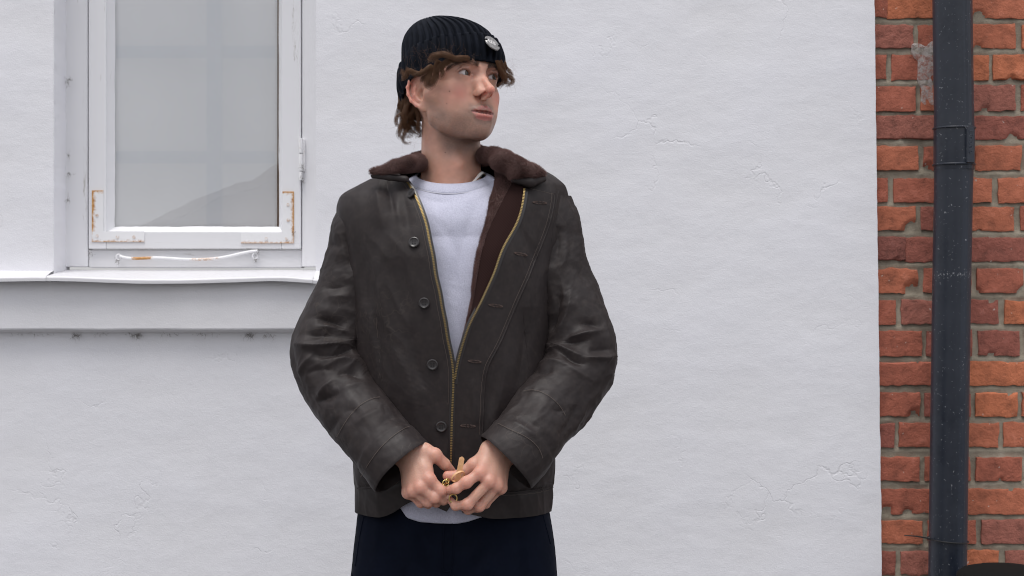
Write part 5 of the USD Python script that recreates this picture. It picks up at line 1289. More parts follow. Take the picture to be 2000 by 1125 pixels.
# ---------------------------------------------------------------- sleeves
def sleeve(ctrl, rad, fl, seams, seed, cuff_px):
    P = np.array([at(*c) for c in ctrl]); t = np.r_[0, np.cumsum(np.linalg.norm(np.diff(P, axis=0), axis=1))]; t /= t[-1]
    n, m = 210, 150
    u = np.linspace(0, 1, n); path = CubicSpline(t, P)(u); R = PchipInterpolator(t, rad)(u)
    T, N, B = frames(path); a = np.linspace(0, 2 * np.pi, m, endpoint=False)
    ring = np.cos(a)[None, :, None] * N[:, None] + np.sin(a)[None, :, None] * B[:, None]
    v = path[:, None] + R[:, None, None] * ring * 1.0
    arc = np.r_[0, np.cumsum(np.linalg.norm(np.diff(path, axis=0), axis=1))]
    V2 = v.reshape(-1, 3); f = grid_faces(n, m, wrap_m=True); F2 = np.vstack([f[:, [0, 1, 2]], f[:, [0, 2, 3]]])
    nr = np.array(trimesh.Trimesh(V2, F2, process=False).vertex_normals)
    if np.mean(np.sum(nr * ring.reshape(-1, 3), 1)) < 0: F2 = F2[:, ::-1]; nr = -nr
    S_ = np.repeat(arc, m); A_ = np.tile(a, n)
    c3 = np.stack([S_ * 26, np.cos(A_) * 1.3 + seed, np.sin(A_) * 1.3], -1)
    wr = (meshkit.fbm(c3, 3, seed) - 0.5); wr2 = (meshkit.fbm(np.stack([S_ * 12, np.cos(A_) * 2.2, np.sin(A_) * 2.2 + seed], -1), 3, seed + 1) - 0.5)
    fine = (meshkit.fbm(V2 * 60, 3, seed + 2) - 0.5)
    cuffw = smoothstep(arc[-1] - 0.055, arc[-1] - 0.035, S_)
    rid = ridged(np.stack([S_ * 17, np.cos(A_) * 1.0 + S_ * 3.0, np.sin(A_) * 1.0 + seed], -1), seed) 
    h = (wr * 0.004 + wr2 * 0.005 + rid * 0.0075 * (0.25 + 0.75 * smoothstep(0.10, 0.20, S_))) * (1 - 0.6 * cuffw) + fine * 0.003 + folds(V2, nr, fl)
    h += 0.0022 * smoothstep(arc[-1] - 0.0445, arc[-1] - 0.0415, S_)              # the cuff band sits proud
    V2 = V2 + nr * h[:, None]
    v = V2.reshape(n, m, 3)
    # rolled end, then lining going back inside
    endc = path[-1]; rows = [v]
    e = v[-1]; rows.append((e + T[-1] * 0.0025 - (e - endc) * 0.02)[None]); rows.append((endc + (e - endc) * 0.93 + T[-1] * 0.001)[None])
    for k in (8, 20, 40):
        rows.append((path[-1 - k] + (v[-1 - k] - path[-1 - k]) * 0.90)[None])
    vv = np.concatenate(rows); nn = len(vv); f = grid_faces(nn, m, wrap_m=True); F3 = np.vstack([f[:, [0, 1, 2]], f[:, [0, 2, 3]]])
    if not np.array_equal(F2[0], F3[0]): F3 = F3[:, ::-1]
    sl = obj('sleeve', (vv.reshape(-1, 3), F3), WAX, jacket, smooth=70)
    tr = cKDTree(V2[:, ]); 
    vis = nr[:, 1] < 0.3
    X, Y = to_px(V2); t2 = cKDTree(np.stack([X, Y], -1)[vis]); ids = np.where(vis)[0]
    for kind, L in seams:
        Ls = spline(np.array(L, float), 40); p = []
        for q in Ls:
            c = ids[t2.query(q, k=6)[1]]; c = c[np.argmin(V2[c, 1])]
            p.append(at(q[0], q[1], V2[c, 1] - 0.0004))
        p = np.array(p); p[:, 1] = np.convolve(np.pad(p[:, 1], 3, 'edge'), np.ones(7) / 7, 'valid')
        obj('stitching' if kind == 't' else 'seam', tube(p, 0.0004 if kind == 't' else 0.0008, 5), THREAD if kind == 't' else WAX, jacket, smooth=True)
    return path, T
LFOLD = [(-0.016, 9, [(618, 622), (640, 626), (672, 642)]), (0.010, 9, [(624, 636), (650, 638), (670, 644), (684, 668)]), (0.011, 8, [(574, 672), (617, 675), (650, 671), (682, 667)]), (-0.011, 8, [(612, 690), (640, 696), (672, 688), (692, 680)]), (-0.006, 8, [(590, 655), (620, 656), (655, 655)]),
         (0.010, 8, [(622, 703), (651, 702), (682, 707), (715, 730)]), (-0.008, 7, [(660, 733), (680, 728), (708, 742)]), (0.007, 8, [(584, 733), (597, 712), (611, 694)]), (-0.006, 8, [(600, 730), (622, 722), (650, 722)]),
         (0.008, 8, [(621, 775), (634, 758), (650, 743)]), (-0.008, 8, [(618, 786), (640, 776), (662, 768)]), (0.004, 8, [(660, 765), (690, 752), (722, 747)]), (-0.004, 7, [(668, 812), (682, 800), (698, 806)]), (0.004, 9, [(690, 830), (720, 810), (750, 800)]),
         (-0.005, 10, [(630, 560), (655, 562), (680, 556)]), (0.004, 10, [(640, 580), (660, 578), (684, 582)]), (0.005, 12, [(660, 430), (666, 470), (676, 510)]), (-0.006, 9, [(672, 455), (680, 490), (687, 530)]), (-0.004, 12, [(630, 480), (650, 478), (668, 486)]), (-0.006, 9, [(640, 850), (650, 830), (664, 815)]), (0.004, 8, [(736, 800), (750, 790), (762, 800)]), (-0.004, 7, [(742, 830), (770, 815), (790, 822)])]
RFOLD = [(0.004, 11, [(1108, 455), (1106, 490), (1100, 515), (1088, 524)]), (-0.006, 12, [(1092, 440), (1090, 480), (1086, 505)]), (-0.003, 11, [(1116, 440), (1113, 490), (1104, 530)]), (0.008, 12, [(1112, 566), (1112, 592), (1096, 636), (1076, 672)]), (-0.012, 11, [(1094, 575), (1088, 610), (1076, 648)]),
         (-0.010, 8, [(1132, 634), (1152, 632), (1176, 642)]), (0.010, 8, [(1112, 660), (1142, 652), (1178, 644)]), (-0.007, 9, [(1100, 668), (1125, 668), (1150, 662)]), (0.010, 8, [(1066, 690), (1088, 676), (1120, 690), (1140, 697)]), (-0.009, 7, [(1096, 688), (1117, 704), (1140, 712)]), (0.009, 7, [(1137, 699), (1170, 699), (1205, 695)]), (-0.006, 9, [(1150, 684), (1175, 684), (1200, 682)]),
         (0.008, 8, [(1045, 720), (1075, 708), (1104, 712)]), (-0.007, 7, [(1040, 734), (1058, 728), (1080, 726)]), (0.004, 9, [(1104, 712), (1130, 728), (1158, 745)]), (-0.005, 8, [(1076, 796), (1090, 802), (1106, 800)]), (0.005, 8, [(1150, 780), (1130, 820), (1106, 856)]), (-0.005, 8, [(1128, 790), (1112, 826), (1092, 852)]), (0.004, 7, [(1160, 800), (1140, 836), (1110, 880)]),
         (-0.004, 10, [(1120, 520), (1140, 540), (1150, 560)]), (0.004, 9, [(1000, 820), (1030, 840), (1056, 858)]), (-0.004, 8, [(1010, 812), (1034, 826), (1052, 836)]), (0.004, 12, [(1122, 400), (1130, 450), (1136, 500)])]
pathL, TL = sleeve([(716, 410, -0.880), (708, 450, -0.885), (689, 540, -0.895), (655, 625, -0.915), (637, 690, -0.930), (660, 755, -0.955), (704, 815, -1.000), (742, 862, -1.040), (785, 912, -1.067)],
                   [0.046, 0.0585, 0.0590, 0.0600, 0.0640, 0.0630, 0.0600, 0.0585, 0.0590], LFOLD,
                   [('t', [(658, 853), (678, 819), (702, 792), (742, 775)]), ('t', [(705, 931), (736, 883), (769, 850), (800, 832)])], 41, None)
pathR, TR = sleeve([(1060, 396, -0.880), (1070, 446, -0.885), (1090, 530, -0.895), (1124, 625, -0.915), (1137, 690, -0.930), (1116, 745, -0.955), (1066, 805, -1.000), (1032, 852, -1.040), (990, 902, -1.066)],
                   [0.054, 0.0590, 0.0585, 0.0605, 0.0650, 0.0640, 0.0610, 0.0590, 0.0600], RFOLD,
                   [('t', [(1022, 764), (1045, 762), (1075, 775), (1104, 811)]), ('t', [(972, 826), (1002, 841), (1042, 864), (1060, 895)])], 57, None)

# ---------------------------------------------------------------- fur collar
def fur(V, F, n, seed, lmin, lmax, width, name, parent, droop=0.4, down=np.array([0, -0.2, -1.0])):
    g = np.random.default_rng(seed); m = trimesh.Trimesh(V, F, process=False)
    ar = m.area_faces; fi = g.choice(len(F), n, p=ar / ar.sum()); w = g.dirichlet((1, 1, 1), n)
    p = np.einsum('ij,ijk->ik', w, V[F[fi]]); nn = m.face_normals[fi]
    clump = np.stack([meshkit.noise(p * 55, 10 + k) - 0.5 for k in range(3)], -1) * 1.7
    d = nn + clump + droop * down + g.normal(0, 0.28, (n, 3)); d /= np.linalg.norm(d, axis=1, keepdims=True)
    L = g.uniform(lmin, lmax, n)[:, None]; d2 = d + 0.55 * droop * down + clump * 0.5 + g.normal(0, 0.3, (n, 3)); d2 /= np.linalg.norm(d2, axis=1, keepdims=True)
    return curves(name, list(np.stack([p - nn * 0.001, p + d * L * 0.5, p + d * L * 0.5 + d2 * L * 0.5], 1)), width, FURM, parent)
CLF = Field((-0.29, -1.02, 1.40), (0.09, -0.74, 1.58), 0.003)
Lpts = [(727, 335, -0.960), (748, 332, -0.965), (772, 325, -0.968), (796, 320, -0.955), (816, 318, -0.915)]
Rpts = [(946, 303, -0.905), (962, 302, -0.935), (982, 314, -0.962), (1010, 327, -0.972), (1036, 335, -0.965), (1058, 340, -0.950)]
Lw, Rw = [at(*p) for p in Lpts], [at(*p) for p in Rpts]
back = [np.array([-0.178, -0.852, 1.505]), np.array([-0.150, -0.812, 1.515]), np.array([-0.110, -0.800, 1.520]), np.array([-0.070, -0.815, 1.520]), np.array([-0.052, -0.855, 1.515])]
CLF.chain(Lw + back[:2], [0.0050, 0.0070, 0.0115, 0.0140, 0.0140, 0.016, 0.018], 0.006)
CLF.chain(back[1:4], [0.018, 0.018, 0.018], 0.006)
CLF.chain(back[3:] + Rw, [0.018, 0.016, 0.0110, 0.0135, 0.0185, 0.0175, 0.0135, 0.0070], 0.006)
CLF.chain([at(985, 300, -0.945), at(1000, 322, -0.968), at(1004, 340, -0.972)], [0.008, 0.012, 0.010], 0.006)
cv, cf = CLF.mesh()
cv += (meshkit.fbm(cv * 45, 3, 3)[:, None] - 0.5) * 0.006
collar = obj('collar', (cv, cf), PILE, jacket, smooth=True)
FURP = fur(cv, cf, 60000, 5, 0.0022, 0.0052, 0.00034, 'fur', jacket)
# leather underside of the collar points
UF = Field((-0.29, -1.02, 1.40), (0.09, -0.85, 1.52), 0.0025)
UF.chain([at(728, 344, -0.958), at(760, 346, -0.966), at(792, 350, -0.972)], [0.004, 0.006, 0.0065], 0.003)
UF.chain([at(1002, 352, -0.976), at(1036, 356, -0.970), at(1062, 350, -0.952)], [0.0045, 0.0095, 0.0055], 0.003)
uv_, uf_ = UF.mesh()
for b_ in trimesh.Trimesh(uv_, uf_, process=False).split(only_watertight=False): obj('collar_underside', b_, WAX, jacket, smooth=True)
PILP = fur(np.array(pil[0]), pil[1], 9000, 6, 0.002, 0.004, 0.0004, 'pile', jacket, 0.2, np.array([0, -0.8, -0.3])) if True else None

tag(FURP, kind='stuff'); tag(PILP, kind='stuff')
# ---------------------------------------------------------------- sweatshirt
SWEAT = usdkit.material(stage, '/World/Looks/heather_jersey', {
    'g': ('geometry', {}), 'n': ('noise_texture', {'scale': 420.0, 'detail': 3.0, 'roughness': 0.7}), 'n2': ('noise_texture', {'scale': 40.0, 'detail': 4.0}),
    'm': ('mapping', {'rotation': (0, math.radians(35), 0)}), 'w': ('wave_texture', {'wave_type': 'bands', 'bands_direction': 'z', 'scale': 150.0, 'distortion': 1.2, 'detail': 2.0, 'detail_scale': 2.0}),
    'c': ('rgb_ramp', {'ramp': [(0.25, (0.36, 0.363, 0.455)), (0.5, (0.455, 0.46, 0.56)), (0.75, (0.53, 0.535, 0.63))]}),
    'b': ('bump', {'strength': 0.16, 'distance': 0.001}), 'b2': ('bump', {'strength': 0.6, 'distance': 0.0012}), 'b3': ('bump', {'strength': 0.3, 'distance': 0.006}), 'p': ('principled_bsdf', {'roughness': 0.9, 'sheen_weight': 0.15})},
    [('g.position', 'n.vector'), ('g.position', 'n2.vector'), ('g.position', 'm.vector'), ('m.vector', 'w.vector'), ('n.fac', 'c.fac'), ('c.color', 'p.base_color'), ('w.fac', 'b.height'), ('b.normal', 'b2.normal'), ('n.fac', 'b2.height'), ('b2.normal', 'b3.normal'), ('n2.fac', 'b3.height'), ('b3.normal', 'p.normal')], surface='p.BSDF')
NCX, NCY = -0.1120, -0.872
phi = np.linspace(-np.pi, np.pi, 260, endpoint=False)
def neck_ring(k):
    """k 0 = upper edge of the band, 1 = its lower seam."""
    rx, ry = 0.0655 + 0.0135 * k, 0.069 + 0.0150 * k
    c = np.cos(phi)
    z = 1.4875 - 0.0045 * k - (0.0305 + 0.0125 * k) * np.clip((c + 1) / 2, 0, 1) ** 1.7 + 0.006 * (c < 0) * c * -1
    return np.stack([NCX + rx * np.sign(np.sin(phi)) * np.abs(np.sin(phi)) ** 0.92, NCY - ry * np.sign(c) * np.abs(c) ** 0.92, z], -1)
low = neck_ring(1.0)
rows = [low]
z_a = 1.36; tgt = loft(phi, np.full(len(phi), z_a), 0.026)
for t in np.linspace(0, 1, 26)[1:]:
    e = t ** 1.0
    p = low * (1 - e) + tgt * e
    bow = np.array([0, -1.0, 0]) * 0.010 * math.sin(math.pi * t) * np.clip(np.cos(phi), 0, 1)[:, None] + np.array([0, 0, 1.0]) * 0.012 * math.sin(math.pi * t) * np.abs(np.sin(phi))[:, None]
    rows.append(p + bow)
hem_px = np.array([(700, 985), (770, 978), (783, 990), (796, 1009), (820, 1017), (850, 1020), (890, 1022), (915, 1017), (940, 1008), (962, 1003), (1000, 985), (1080, 980)], float)
zb_ = 0.862
for z in np.linspace(z_a, zb_, 130)[1:]:
    ins = 0.026 - 0.014 * smoothstep(0.95, 0.88, z)
    rows.append(loft(phi, np.full(len(phi), z), ins))
SW = np.array(rows)
hz = CAM_Z - (np.interp(to_px(SW[-1])[0], hem_px[:, 0], hem_px[:, 1]) - 562.5) / FPX * (SW[-1][:, 1] - CAM_Y)
hz = np.where(np.cos(phi) > 0, hz, 0.885)
w = smoothstep(0.98, zb_, SW[:, :, 2]); SW[:, :, 2] += w * (hz - zb_)[None] * (SW[:, :, 2] < 1.0)
sv = SW.reshape(-1, 3); f = grid_faces(len(SW), len(phi), wrap_m=True); sf_ = np.vstack([f[:, [0, 1, 2]], f[:, [0, 2, 3]]]); sf_, sn = outward(sv, sf_, np.array([CX, CY, 1.2]))
SFOLD = [(0.004, 18, [(840, 400), (865, 460), (878, 540)]), (-0.004, 16, [(930, 400), (905, 470), (893, 560)]), (-0.003, 12, [(850, 430), (880, 470), (900, 520)]), (0.003, 12, [(880, 560), (885, 620), (888, 680)]), (-0.0035, 10, [(820, 385), (850, 392), (880, 394)]), (0.003, 10, [(905, 392), (930, 386), (950, 372)])]
sh = (meshkit.fbm(sv * np.array([10, 10, 6]), 3, 71) - 0.5) * 0.008 + folds(sv, sn, SFOLD)
hemline = smoothstep(0.0, 0.006, (sv[:, 2] - np.tile(hz, len(SW))) - 0.021) 
sh += np.where(sv[:, 2] < 0.95, -0.0022 * np.exp(-(((sv[:, 2] - np.tile(hz, len(SW))) - 0.0215) / 0.0022) ** 2) + 0.0015 * (1 - hemline), 0)
sv = sv + sn * sh[:, None]
SW = sv.reshape(SW.shape)
endr = [(SW[-1] + np.array([0, 0.003, -0.0022]))[None], (SW[-1] + np.stack([(CX - SW[-1][:, 0]) * 0.04, (CY - SW[-1][:, 1]) * 0.05, np.full(len(phi), 0.001)], -1))[None], (SW[-4] + np.stack([(CX - SW[-4][:, 0]) * 0.05, (CY - SW[-4][:, 1]) * 0.06, np.zeros(len(phi))], -1))[None]]
SW2 = np.concatenate([SW] + endr); f = grid_faces(len(SW2), len(phi), wrap_m=True); sf2 = np.vstack([f[:, [0, 1, 2]], f[:, [0, 2, 3]]])
sweat = obj('sweatshirt', (SW2.reshape(-1, 3), outward(SW2.reshape(-1, 3), sf2, np.array([CX, CY, 1.2]))[0]), SWEAT, person, smooth=True)
# rib band at the neck
BRW = [neck_ring(1.0) + np.array([0, 0, -0.001])]
for k in np.linspace(1, 0, 12):
    c = neck_ring(k); ctr = np.array([NCX, NCY, 0]); o = (c - ctr) * np.array([1, 1, 0]); o /= np.linalg.norm(o, axis=1, keepdims=True)
    BRW.append(c + o * (0.0012 + 0.0026 * math.sin(math.pi * k) ** 0.7) + o * (0.00035 * np.cos(phi * 130))[:, None])
c = neck_ring(0); BRW += [c + np.array([0, 0, 0.0012]), c * np.array([1, 1, 1]) - o * 0.003, neck_ring(0.5) - o * 0.004]
BRW = np.array(BRW); f = grid_faces(len(BRW), len(phi), wrap_m=True); bf_ = np.vstack([f[:, [0, 1, 2]], f[:, [0, 2, 3]]])
obj('neckband', (BRW.reshape(-1, 3), outward(BRW.reshape(-1, 3), bf_, np.array([NCX, NCY, 1.46]))[0]), SWEAT, sweat, smooth=True)
k1 = neck_ring(1.06); obj('seam', tube(np.vstack([k1, k1[:1]]) + np.array([0, -0.0012, 0]), 0.0010, 5, False), principled('pale_thread', (0.52, 0.52, 0.58), 0.8), sweat, smooth=True)
# white t-shirt edge and fine chain
ts = []
for k, (dr, dz) in enumerate(((0.000, 0.006), (-0.003, 0.010), (-0.006, 0.009), (-0.007, 0.0))):
    c = neck_ring(0); o = (c - np.array([NCX, NCY, 0])) * np.array([1, 1, 0]); o /= np.linalg.norm(o, axis=1, keepdims=True)
    vis = np.exp(-((phi - 1.15) / 0.45) ** 2)
    ts.append(c + o * (dr - 0.002) + np.stack([0 * phi, 0 * phi, -0.006 + (dz + 0.008) * vis], -1))
ts = np.array(ts); f = grid_faces(len(ts), len(phi), wrap_m=True)
obj('undershirt', (ts.reshape(-1, 3), np.vstack([f[:, [0, 1, 2]], f[:, [0, 2, 3]]])), principled('white_jersey', (0.74, 0.72, 0.68), 0.85), person, smooth=True)

# ---------------------------------------------------------------- trousers
NAVY = usdkit.material(stage, '/World/Looks/navy_cotton', {'g': ('geometry', {}), 'n': ('noise_texture', {'scale': 600.0, 'detail': 2.0}), 'n2': ('noise_texture', {'scale': 14.0, 'detail': 4.0}), 'c': ('rgb_ramp', {'ramp': [(0.3, (0.0018, 0.0032, 0.0085)), (0.7, (0.0034, 0.0056, 0.0140))]}), 'b': ('bump', {'strength': 0.3, 'distance': 0.0008}), 'b2': ('bump', {'strength': 0.3, 'distance': 0.008}), 'p': ('principled_bsdf', {'roughness': 0.85, 'specular_ior_level': 0.10})},
    [('g.position', 'n.vector'), ('g.position', 'n2.vector'), ('n2.fac', 'c.fac'), ('c.color', 'p.base_color'), ('n.fac', 'b.height'), ('b.normal', 'b2.normal'), ('n2.fac', 'b2.height'), ('b2.normal', 'p.normal')], surface='p.BSDF')
pz = np.array([0.96, 0.92, 0.87, 0.82, 0.77, 0.72, 0.66, 0.62])
pa = PchipInterpolator(pz[::-1], np.array([0.160, 0.166, 0.174, 0.180, 0.186, 0.190, 0.186, 0.15])[::-1]); pf = PchipInterpolator(pz[::-1], np.array([0.108, 0.112, 0.117, 0.120, 0.119, 0.114, 0.10, 0.06])[::-1])
ph2 = np.linspace(-np.pi, np.pi, 200, endpoint=False); zz = np.linspace(0.96, 0.62, 70); PX = at(886, 0, PY)[0]
TV = []
for z in zz:
    s_, c_ = np.sin(ph2), np.cos(ph2)
    TV.append(np.stack([PX + pa(z) * np.sign(s_) * np.abs(s_) ** (2 / 2.5), CY - pf(z) * np.sign(c_) * np.abs(c_) ** (2 / 2.5) + 0.016 * np.exp(-(s_ / 0.13) ** 2) * smoothstep(0.82, 0.70, z) * (c_ > 0), np.full(200, z)], -1))
tv = np.array(TV).reshape(-1, 3); f = grid_faces(70, 200, wrap_m=True); tf = np.vstack([f[:, [0, 1, 2]], f[:, [0, 2, 3]]]); tf, tn = outward(tv, tf, np.array([PX, CY, 0.8]))
TF = [(-0.005, 10, [(820, 1040), (832, 1080), (850, 1120)]), (0.004, 12, [(800, 1030), (806, 1080), (812, 1125)]), (-0.006, 10, [(950, 1060), (930, 1100), (905, 1130)]), (0.004, 12, [(970, 1070), (950, 1110), (930, 1140)]), (0.004, 20, [(740, 1010), (736, 1060), (735, 1120)]), (-0.004, 16, [(1010, 1020), (1015, 1070), (1020, 1125)])]
tv = tv + tn * ((meshkit.fbm(tv * np.array([12, 12, 5]), 3, 81) - 0.5) * 0.012 + folds(tv, tn, TF))[:, None]
tms = [(tv, tf)]
trs = obj('trousers', (tv, tf), NAVY, person, smooth=True)
for s in (-1, 1):
    zl = np.linspace(0.74, 0.075, 50); lx = PX + s * np.interp(zl, [0.075, 0.5, 0.74], [0.115, 0.104, 0.094]); lr = np.interp(zl, [0.075, 0.45, 0.74], [0.078, 0.086, 0.096])
    al = np.linspace(0, 2 * np.pi, 60, endpoint=False)
    lv = np.stack([lx[:, None] + lr[:, None] * np.cos(al), CY + 0.006 + lr[:, None] * 1.12 * np.sin(al), zl[:, None] + 0 * al], -1).reshape(-1, 3)
    lv += (meshkit.fbm(lv * np.array([10, 10, 14]), 3, 90 + s)[:, None] - 0.5) * 0.014
    f = grid_faces(50, 60, wrap_m=True); lf = np.vstack([f[:, [0, 1, 2]], f[:, [0, 2, 3]]]); lf = outward(lv, lf, np.array([PX + s * 0.1, CY, 0.4]))[0]
    obj('trouser_leg', (lv, lf), NAVY, trs, smooth=True)
    SF = Field((PX + s * 0.13 - 0.08, CY - 0.22, -0.01), (PX + s * 0.13 + 0.08, CY + 0.13, 0.14), 0.006)
    SF.chain([(PX + s * 0.115, CY + 0.05, 0.05), (PX + s * 0.12, CY - 0.05, 0.045), (PX + s * 0.13, CY - 0.15, 0.035)], [0.046, 0.044, 0.034], 0.01)
    SF.cone((PX + s * 0.115, CY + 0.03, 0.06), (PX + s * 0.115, CY + 0.02, 0.12), 0.045, 0.045, 0.02)
    SF.d = np.maximum(SF.d, -(SF.ax[2][None, None, :] - 0.004))
    xv, xf = SF.mesh(); obj('shoe', (xv, xf), BLACKC, person, smooth=True)
TT = cKDTree(tv)
def on_tr(L, lift=0.0002):
    Ls = spline(np.array(L, float), 50); p = at(Ls[:, 0], Ls[:, 1], -0.99)
    for _ in range(3):
        x, y = to_px(tv); 
        fr = np.where(tn[:, 1] < 0.2)[0]; t = cKDTree(np.stack([x, y], -1)[fr]); i = fr[t.query(Ls)[1]]
        p = at(Ls[:, 0], Ls[:, 1], tv[i, 1] - lift)
    p[:, 1] = np.convolve(np.pad(p[:, 1], 4, 'edge'), np.ones(9) / 9, 'valid')
    return p
for L in ([(866, 1018), (866, 1060), (864, 1100), (866, 1114), (880, 1114)], [(884, 1018), (885, 1060), (884, 1100), (880, 1116), (876, 1135)], [(712, 1003), (704, 1040), (697, 1085), (692, 1120)], [(1060, 1003), (1068, 1035), (1077, 1070), (1082, 1100)]):
    obj('seam', tube(on_tr(L), 0.0013, 6), NAVY, trs, smooth=True)
# ---------------------------------------------------------------- hands
def hand(wrist, fore, mcp, fingers, thumb, seed):
    A = lambda L: [at(*p) for p in L]
    allp = np.array(A([q[:3] for q in wrist] + [fore] + [q[:3] for fg in fingers for q in fg] + [q[:3] for q in thumb]))
    F = Field(allp.min(0) - 0.03, allp.max(0) + 0.03, 0.00125)
    W1, W2 = A([wrist[0][:3]])[0], A([wrist[1][:3]])[0]; FO = at(*fore)
    off = (W1 - W2) * 0.35
    F.cone(W1, FO + off, 0.0165, 0.0195, 0.010); F.cone(W2, FO - off, 0.0155, 0.0195, 0.012); F.cone((W1 + W2) / 2, FO, 0.0185, 0.022, 0.012)
    M = A([m for m in mcp]); n = len(M)
    for k, m in enumerate(M):
        w = W1 + (W2 - W1) * (0.12 + 0.76 * k / (n - 1))
        F.cone(w, m, 0.0140, 0.0100 - 0.0006 * k, 0.009)
        F.cone(w * 0.55 + m * 0.45 + np.array([0, -0.0082, 0]), m + np.array([0, -0.0012, 0.001]), 0.0040, 0.0062, 0.004)      # tendon to the knuckle
    for k in range(n - 1): F.cone((M[k] + M[k + 1]) / 2 + np.array([0, 0.008, 0.004]), (W1 + W2) / 2 + np.array([0, 0.004, 0]), 0.011, 0.016, 0.012)
    for k, m in enumerate(M): F.ball(m + np.array([0, -0.0030, -0.0005]), (0.0100, 0.0092, 0.0100), 0.006)
    for k, fg in enumerate(fingers):
        pts = [M[k]] + A([q[:3] for q in fg]); rr = [0.0094 - 0.0005 * k] + [q[3] * 0.94 for q in fg]
        F.chain(pts, rr, 0.0038)
        F.ball(pts[1] + np.array([0, -0.0012, 0]), rr[1] * 1.10, 0.005)
        F.ball(pts[2] + np.array([0, -0.0006, 0]), rr[2] * 1.06, 0.004)
    tp = A([q[:3] for q in thumb]); tr = [q[3] for q in thumb]
    F.chain([W1 * 0.7 + W2 * 0.3] + tp, [0.016] + tr, 0.007)
    F.cone(tp[0], M[0] * 0.6 + W1 * 0.4, 0.0085, 0.0095, 0.010)                                 # web
    F.ball(tp[1] + np.array([0, -0.001, 0]), tr[1] * 1.08, 0.005)
    v, f = F.mesh()
    m = trimesh.Trimesh(v, f, process=False); lab = trimesh.graph.connected_component_labels(m.face_adjacency, node_count=len(f)); keep = np.bincount(lab).argmax(); f = f[lab == keep]
    used = np.unique(f); rm = np.full(len(v), -1); rm[used] = np.arange(len(used)); v = v[used]; f = rm[f]
    # pigment: pink knuckles and finger ends
    col = np.array([0.475, 0.270, 0.200]) * (0.93 + 0.14 * meshkit.fbm(v * 80, 3, seed)[:, None])
    red = np.zeros(len(v))
    for k, fg in enumerate(fingers):
        P = A([q[:3] for q in fg])
        for q, s, a in ((M[k], 0.010, 0.75), (P[0], 0.009, 0.7), (P[1], 0.008, 0.5), (P[2], 0.010, 0.6)): red = np.maximum(red, a * np.exp(-(np.linalg.norm(v - q, axis=1) / (s + 0.004)) ** 2))
    red = np.maximum(red, 0.7 * np.exp(-(np.linalg.norm(v - tp[-1], axis=1) / 0.014) ** 2)); red = np.maximum(red, 0.5 * np.exp(-(np.linalg.norm(v - tp[1], axis=1) / 0.014) ** 2))
    red = np.clip(red * 1.0, 0, 1)[:, None]
    col = col * (1 - red) + np.array([0.48, 0.182, 0.140]) * red
    crease = meshkit.noise(v * np.array([260, 260, 420]), seed)[:, None]
    return v, f, col * (0.95 + 0.08 * crease)
HANDS = True
Y0 = -1.062
RH = hand([(819, 880, Y0 - 0.012), (793, 900, Y0 - 0.010)], (742, 845, Y0 + 0.045),
          [(839, 936, Y0 - 0.046), (821, 952, Y0 - 0.050), (807, 959, Y0 - 0.043), (797, 962, Y0 - 0.031)],
          [[(861, 958, Y0 - 0.046, 0.0092), (871, 972, Y0 - 0.034, 0.0080), (877, 977, Y0 - 0.020, 0.0066)],
           [(848, 972, Y0 - 0.048, 0.0092), (866, 977, Y0 - 0.032, 0.0078), (872, 974, Y0 - 0.014, 0.0064)],
           [(836, 980, Y0 - 0.041, 0.0086), (852, 982, Y0 - 0.026, 0.0074), (858, 977, Y0 - 0.008, 0.0062)],
           [(822, 982, Y0 - 0.030, 0.0076), (836, 985, Y0 - 0.017, 0.0066), (843, 981, Y0 - 0.002, 0.0056)]],
          [(832, 882, Y0 - 0.018, 0.0130), (849, 889, Y0 - 0.024, 0.0112), (868, 906, Y0 - 0.012, 0.0096), (882, 921, Y0 + 0.006, 0.0078)], 3)
LH = hand([(956, 878, Y0 - 0.012), (984, 897, Y0 - 0.010)], (1034, 848, Y0 + 0.045),
          [(937, 924, Y0 - 0.050), (956, 940, Y0 - 0.052), (971, 948, Y0 - 0.044), (978, 953, Y0 - 0.030)],
          [[(911, 942, Y0 - 0.058, 0.0096), (891, 954, Y0 - 0.056, 0.0088), (877, 957, Y0 - 0.044, 0.0084)],
           [(913, 985, Y0 - 0.056, 0.0092), (890, 988, Y0 - 0.046, 0.0076), (877.5, 975, Y0 - 0.038, 0.0062)],
           [(936, 989, Y0 - 0.044, 0.0088), (914, 996, Y0 - 0.030, 0.0074), (902, 990, Y0 - 0.016, 0.0062)],
           [(948, 984, Y0 - 0.024, 0.0074), (932, 993, Y0 - 0.012, 0.0064), (922, 992, Y0 - 0.000, 0.0056)]],
          [(952, 886, Y0 - 0.020, 0.0125), (926, 908, Y0 - 0.026, 0.0110), (894, 930, Y0 - 0.026, 0.0096), (874, 929.5, Y0 - 0.028, 0.0084)], 5)

